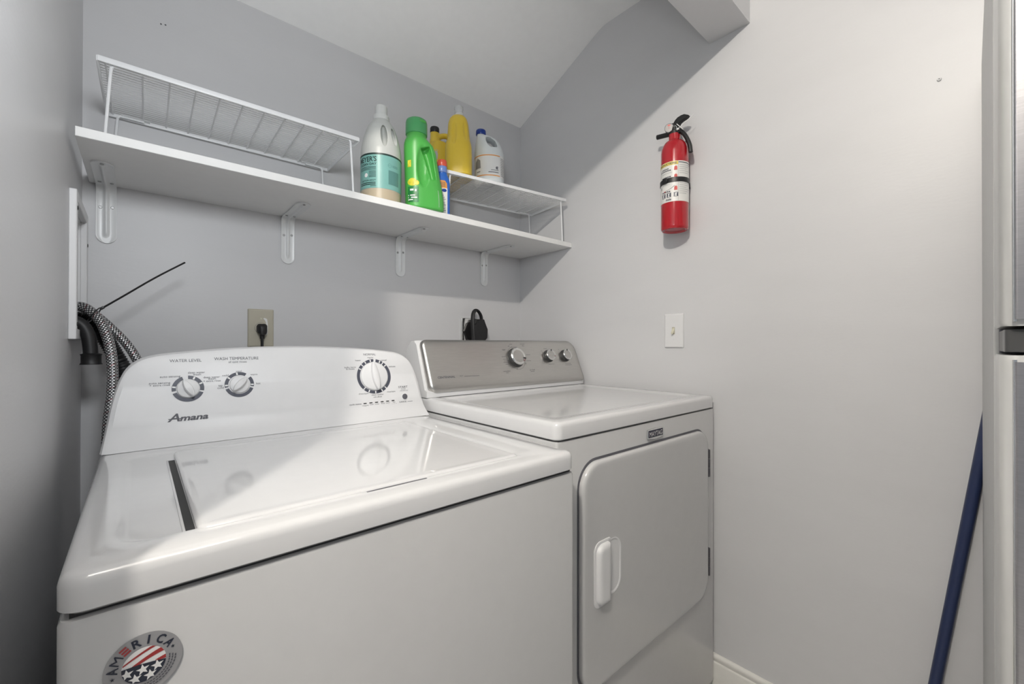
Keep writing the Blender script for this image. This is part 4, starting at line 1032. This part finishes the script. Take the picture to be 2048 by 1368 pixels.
# ================================================================== SWITCH, OUTLETS, PLUGS
sw = thing('light_switch', 'white toggle light switch plate on the right wall', 'light switch', (XR, 0.7430, 1.1460))
wf = lambda cy, cz: (lambda a, b, d: Vector((XR-0.0002-d, cy-a, cz+b)))
f = wf(0.7430, 1.1460); bm = bmesh.new(); slab(bm, 0.0700, 0.1180, 0.004, [(0, 0), (0, 0.0025), (0.0015, 0.0050), (0.005, 0.0062)], f); obj('plate', bm, 'plastic', sw, angle=50)
bm = bmesh.new(); slab(bm, 0.0105, 0.0245, 0.001, [(0, 0.0058), (0, 0.0066)], f); obj('toggle_slot', bm, 'ivory', sw)
bm = bmesh.new(); loft(bm, [[f(a, b, 0.0062) for a, b in rr(0.0085, 0.0190, 0.001, 3)], [f(a, b-0.004, 0.0110) for a, b in rr(0.0080, 0.0110, 0.002, 3)], [f(a, b-0.0090, 0.0165) for a, b in rr(0.0072, 0.0060, 0.002, 3)]]); obj('toggle', bm, 'ivory2', sw, angle=50)
for b_ in (0.030, -0.030):
    bm = bmesh.new(); lathe(bm, [(0.0028, 0.0060), (0.0026, 0.0070), (0.0001, 0.0073)], lambda a, b, d: f(a, b+b_, d), 12); obj('screw', bm, 'plastic', sw)

bf = lambda cx, cz: (lambda a, b, d: Vector((cx+a, YB-0.0002-d, cz+b)))
ol = thing('wall_outlet', 'beige single outlet plate behind the washer console', 'outlet', (0.2895, YB, 1.1480))
f = bf(0.2895, 1.1480); bm = bmesh.new(); slab(bm, 0.0720, 0.1200, 0.003, [(0, 0), (0, 0.0025), (0.0015, 0.0050), (0.005, 0.0062)], f); obj('plate', bm, 'ivory', ol, angle=50)
bm = bmesh.new(); lathe(bm, [(0.0170, 0.0055), (0.0170, 0.0068), (0.0155, 0.0078)], f, 32); obj('receptacle', bm, 'ivory', ol)
bm = bmesh.new(); put_ring(bm, 0.0170, 0.0178, 0, 2*PI, lambda a, b: f(a, b, 0.00640), n=32); obj('receptacle_seam', bm, 'ink', ol, smooth=False)
bm = bmesh.new(); lathe(bm, [(0.0030, 0.006), (0.0028, 0.0070), (0.0001, 0.0073)], lambda a, b, d: f(a, b+0.0300, d), 12); obj('screw', bm, 'ivory2', ol)
bm = bmesh.new(); put_poly(bm, [(0.006, 0.0310), (0.010, 0.0325), (0.0165, 0.0290), (0.0185, 0.016), (0.0190, 0.000), (0.0175, -0.018), (0.0130, -0.024), (0.0150, -0.010), (0.0160, 0.004), (0.0135, 0.018), (0.011, 0.024)], lambda a, b: f(a, b, 0.0066)); obj('paint_smear', bm, 'stwhite', ol, smooth=False)
pl = thing('power_plug', 'black power plug and cord in the beige outlet', 'plug', (0.2895, YB-0.0082, 1.1480))
bm = bmesh.new()
rings = [[Vector((0.2895+a, YB-0.0080-d, 1.1480+b*1.0+sh)) for a, b in rr(w, h_, r_, 5)] for w, h_, r_, d, sh in ((0.024, 0.024, 0.008, 0.0, 0.000), (0.0285, 0.028, 0.009, 0.006, -0.0005), (0.028, 0.030, 0.008, 0.016, -0.002), (0.022, 0.032, 0.008, 0.026, -0.006), (0.012, 0.024, 0.005, 0.031, -0.010))]
loft(bm, rings); obj('plug_body', bm, 'black', pl, angle=50)
bm = bmesh.new(); loft(bm, [[Vector((0.2895+a*k, YB-0.024+b*k, z)) for a, b in circ(0.0075, 16)] for z, k in ((1.140, 1.25), (1.128, 1.0), (1.114, 0.85))]); obj('strain_relief', bm, 'black', pl)
bm = bmesh.new(); tube(bm, [(0.2895, YB-0.024, 1.120), (0.2895, YB-0.024, 1.08), (0.292, YB-0.028, 0.98), (0.300, YB-0.035, 0.80), (0.31, YB-0.05, 0.55)], 0.0042, n=10, smooth=6, flat=(1, 1.3)); obj('cord', bm, 'black', pl)

dl = thing('dryer_outlet', 'metal-edged square outlet box plate behind the dryer console', 'outlet', (1.1090, YB, 1.1550))
f = bf(1.1090, 1.1550); bm = bmesh.new(); slab(bm, 0.1150, 0.1150, 0.004, [(0, 0), (0, 0.0060), (0.0010, 0.0075), (0.003, 0.0080)], f); obj('plate', bm, 'chrome', dl, angle=50)
bm = bmesh.new(); lathe(bm, [(0.0480, 0.007), (0.0480, 0.013), (0.0460, 0.015)], f, 8); obj('receptacle', bm, 'blackpl', dl, smooth=False)
pd = thing('dryer_plug', 'black angled dryer plug with cord looped over the top', 'plug', (1.1200, YB-0.0155, 1.1550))
octo = [(-0.022, -0.050), (0.024, -0.050), (0.044, -0.030), (0.046, 0.008), (0.030, 0.042), (0.026, 0.052), (-0.012, 0.052), (-0.018, 0.036), (-0.030, 0.026), (-0.030, -0.030)]
fp = lambda a, b, d: Vector((1.1215+a, YB-0.0157-d, 1.1550+b))
bm = bmesh.new(); prism(bm, octo, fp, 0.0, 0.030, bev=0.004); obj('plug_body', bm, 'blackpl', pd, smooth=False)
bm = bmesh.new(); tube(bm, [(1.143, YB-0.030, 1.195), (1.138, YB-0.031, 1.222), (1.122, YB-0.033, 1.242), (1.104, YB-0.036, 1.246), (1.090, YB-0.040, 1.230), (1.084, YB-0.044, 1.200), (1.084, YB-0.048, 1.150), (1.088, YB-0.050, 1.080), (1.09, YB-0.052, 0.95)], 0.0080, n=12, smooth=6, flat=(0.75, 1.2)); obj('cord', bm, 'black', pd)

# ================================================================== VALVE BOX, HOSES
vb = thing('laundry_valve_box', 'white recessed laundry valve box in the left wall', 'valve box', (XL, (BXY0+BXY1)/2, BXZ0))
bm = bmesh.new(); FY0, FY1, FZ0, FZ1, FT = 1.2675, 1.5230, 1.1080, 1.4225, 0.0125
for y0, y1, z0, z1 in ((FY0, BXY0, FZ0, FZ1), (BXY1, FY1, FZ0, FZ1), (BXY0, BXY1, FZ0, BXZ0), (BXY0, BXY1, BXZ1, FZ1)): box(bm, XL+0.0002, XL+FT, y0, y1, z0, z1, bev=0.0015, seg=1)
obj('frame', bm, 'plastic', vb)
bm = bmesh.new()
box(bm, XL-0.085, XL-0.082, BXY0, BXY1, BXZ0, BXZ1); box(bm, XL-0.085, XL+0.001, BXY0, BXY0+0.002, BXZ0, BXZ1); box(bm, XL-0.085, XL+0.001, BXY1-0.002, BXY1, BXZ0, BXZ1); box(bm, XL-0.085, XL+0.001, BXY0, BXY1, BXZ1-0.002, BXZ1); box(bm, XL-0.085, XL+0.001, BXY0, BXY1, BXZ0, BXZ0+0.002)
obj('recess_liner', bm, 'plastic', vb)
for y, z in ((1.279, 1.385), (1.510, 1.345), (1.279, 1.140), (1.510, 1.140)):
    bm = bmesh.new(); lathe(bm, [(0.0042, 0), (0.0042, 0.0014), (0.0001, 0.0018)], lambda a, b, d: (XL+FT+d-0.0002, y+a, z+b), 12); obj('screw', bm, 'dark', vb)
def hose(name, label, pts, r, group):
    t = thing(name, label, 'hose', pts[-1], group)
    bm = bmesh.new(); tube(bm, pts, r, n=16, smooth=10, uvscale=100); obj('braided_sleeve', bm, 'braid', t)
    bm = bmesh.new(); d0 = (Vector(pts[1])-Vector(pts[0])).normalized(); tube(bm, [Vector(pts[0])-d0*0.016, Vector(pts[0])+d0*0.004], r*1.35, n=6, smooth=0); obj('coupling_nut', bm, 'screw', t)
    return t
hose('braided_hose', 'nearest braided steel water hose dropping beside the washer console', [(-0.150, 1.405, 1.178), (-0.1148, 1.40, 1.1827), (-0.0987, 1.39, 1.1841), (-0.0813, 1.375, 1.1703), (-0.0638, 1.36, 1.1416), (-0.0512, 1.34, 1.0956), (-0.0454, 1.325, 1.0446), (-0.0455, 1.31, 0.9836), (-0.0510, 1.30, 0.9185), (-0.054, 1.30, 0.80)], 0.0100, 'braided water hoses')
hose('braided_hose', 'braided steel water hose curving right behind the washer console', [(-0.150, 1.440, 1.188), (-0.114, 1.435, 1.187), (-0.0927, 1.43, 1.1784), (-0.0711, 1.425, 1.1589), (-0.0487, 1.415, 1.1328), (-0.027, 1.405, 1.1039), (-0.0086, 1.395, 1.0697), (0.011, 1.390, 1.0153), (0.03, 1.385, 0.90)], 0.0098, 'braided water hoses')
dh_ = thing('drain_hose', 'black corrugated drain hose with a smooth hooked end', 'hose', (-0.0147, 1.455, 0.80))
bm = bmesh.new(); tube(bm, [(-0.150, 1.4720, 1.150), (-0.1131, 1.470, 1.1595), (-0.0965, 1.468, 1.1543), (-0.0766, 1.466, 1.1380), (-0.0600, 1.464, 1.1050), (-0.0450, 1.462, 1.0700), (-0.028, 1.458, 1.0283), (-0.0147, 1.455, 0.9729), (-0.005, 1.455, 0.80)], 0.0165, n=18, smooth=22, rf=lambda t: 1.0+0.09*math.sin(t*2*PI*52)); obj('corrugated_tube', bm, 'black', dh_, angle=80)
bm = bmesh.new(); tube(bm, [(-0.150, 1.350, 1.148), (-0.1150, 1.350, 1.1500), (-0.0975, 1.348, 1.1410), (-0.0870, 1.346, 1.1200), (-0.0830, 1.344, 1.0930), (-0.0815, 1.342, 1.0680)], 0.0128, n=18, smooth=8)
obj('hook', bm, 'black', dh_, angle=60)
bm = bmesh.new(); rings = []
for r, z in ((0.0128, 1.0770), (0.0185, 1.0750), (0.0170, 1.0715), (0.0170, 1.0560), (0.0192, 1.0520), (0.0160, 1.0520), (0.0150, 1.0680)): rings.append([(-0.0810+a, 1.342+b, z) for a, b in circ(r, 24)])
loft(bm, rings, True, True); obj('hook_cuff', bm, 'black', dh_, angle=40)
ct = thing('cable_tie', 'long black cable tie sticking out from the water hoses', 'cable tie', (-0.0722, 1.376, 1.160))
bm = bmesh.new(); tube(bm, [(-0.0640, 1.382, 1.1830), (-0.030, 1.384, 1.212), (0.0300, 1.390, 1.2640), (0.0892, 1.40, 1.3108)], 0.0028, n=8, smooth=6, flat=(0.75, 1.0)); obj('tail', bm, 'blackpl', ct)
bm = bmesh.new(); box(bm, -0.0042, 0.0042, -0.0040, 0.0040, -0.0030, 0.0030, bev=0.001); bmesh.ops.rotate(bm, verts=bm.verts, matrix=Matrix.Rotation(-0.72, 3, 'Y')); bmesh.ops.translate(bm, verts=bm.verts, vec=(-0.0655, 1.382, 1.1820)); obj('head', bm, 'blackpl', ct)
bm = bmesh.new(); P = []
for i in range(25):
    a = 2*PI*i/24; P.append((-0.0800+0.0145*math.cos(a)*0.75, 1.405+0.0480*math.sin(a), 1.1660+0.0175*math.cos(a)))
tube(bm, P, 0.0014, n=6, smooth=0); obj('loop', bm, 'blackpl', ct)

# ================================================================== REFRIGERATOR, POLE, ANCHOR
fr = thing('refrigerator', 'stainless steel top-freezer refrigerator at the right edge', 'refrigerator', (1.0, -0.36, 0))
RZ = math.atan(0.0314)
def frm(x, y): # cabinet side leans very slightly off the wall axis
    return (x, -0.0189 + 0.0314*x + y)
def fbox(bm, x0, x1, y0, y1, z0, z1, r=0.004, lay=None):
    P = rr(x1-x0, y1-y0, r, 8); cx, cy = (x0+x1)/2, (y0+y1)/2
    lay = lay or [(0, z0), (0, z1)]
    loft(bm, [[(*frm(cx+a*(1-i), cy+b*(1-i)), z) for a, b in P] for i, z in lay])
FRW = 0.72
bm = bmesh.new(); fbox(bm, 0.735, 1.362, -FRW, 0.0, 0.03, 1.70, 0.003); obj('cabinet', bm, 'fridgeside', fr)
bm = bmesh.new(); fbox(bm, 0.722, 0.737, -FRW+0.012, -0.0040, 0.06, 1.69, 0.002); obj('door_gasket', bm, 'ink', fr)
for nm, z0, z1 in (('freezer_door', 1.1170, 1.705), ('fridge_door', 0.06, 1.0900)):
    bm = bmesh.new(); fbox(bm, 0.6050, 0.7240, -FRW, 0.0, z0, z1, 0.012, [(0.004, z0), (0, z0+0.003), (0, z1-0.003), (0.004, z1)]); dr = obj(nm, bm, 'fridgecap', fr, angle=30)
    bm = bmesh.new(); fbox(bm, 0.6010, 0.6200, -FRW+0.012, -0.0085, z0+0.006, z1-0.006, 0.003); obj('steel_skin', bm, 'fridge', dr)
    bm = bmesh.new(); fbox(bm, 0.6020, 0.6100, -0.0110, -0.0080, z0+0.004, z1-0.004, 0.001); obj('edge_strip', bm, 'chrome', dr)
bm = bmesh.new(); fbox(bm, 0.610, 0.735, -0.06, -0.004, 1.0930, 1.1140, 0.004); hg = obj('center_hinge', bm, 'knobdark', fr)
bm = bmesh.new(); lathe(bm, [(0.0085, 1.0930), (0.0090, 1.0945), (0.0090, 1.1130), (0.0085, 1.1140)], lambda a, b, d: (*frm(0.624+a, -0.012+b), d), 20); obj('hinge_pin', bm, 'screw', hg)
for sx in (0.76, 1.33):
    for sy in (-0.05, -FRW+0.05):
        bm = bmesh.new(); lathe(bm, [(0.018, 0.0), (0.018, 0.01), (0.010, 0.012), (0.010, 0.032)], lambda a, b, d: (*frm(sx+a, sy+b), d), 14); obj('leg', bm, 'black', fr)
po = thing('cleaning_pole', 'navy blue pole leaning on the right wall behind the refrigerator', 'pole', (1.374, 0.1400, 0))
bm = bmesh.new(); p0, p1 = Vector((1.376, 0.1400, 0.010)), Vector((1.3865, -0.030, 1.28)); tube(bm, [p0, p1], 0.0108, n=24, smooth=0); obj('shaft', bm, 'navy', po)
d_ = (p1-p0).normalized()
bm = bmesh.new(); tube(bm, [p0-d_*0.006, p0+d_*0.030], 0.0122, n=20, smooth=0); obj('end_ferrule', bm, 'black', po)
bm = bmesh.new(); tube(bm, [p1-d_*0.02, p1+d_*0.004, p1+d_*0.010], 0.0112, n=16, smooth=3, rf=lambda t: 1.0 if t < 0.8 else 0.6); obj('end_cap', bm, 'black', po)
an = thing('wall_anchor', 'small screw anchor high on the right wall', 'wall anchor', (XR, 0.0905, 1.7163))
f = wf(0.0905, 1.7163); bm = bmesh.new(); lathe(bm, [(0.0042, 0), (0.0040, 0.0030), (0.0030, 0.0042), (0.0015, 0.0036)], f, 16); obj('anchor_rim', bm, 'plastic', an)
bm = bmesh.new(); lathe(bm, [(0.0012, 0.0030), (0.0012, 0.0040)], f, 10); obj('anchor_hole', bm, 'ink', an)
for x, z in ((0.0424, 1.9923), (0.0522, 1.9944)):
    bm = bmesh.new(); lathe(bm, [(0.0022, 0), (0.0018, 0.0006), (0.0001, 0.0008)], bf(x, z), 10)
    tag(obj('nail_head', bm, 'ink'), 'left one of two tiny dark nail heads high on the back wall' if x < 0.045 else 'right one of two tiny dark nail heads high on the back wall', 'nail', 'pair of nail heads on the back wall')
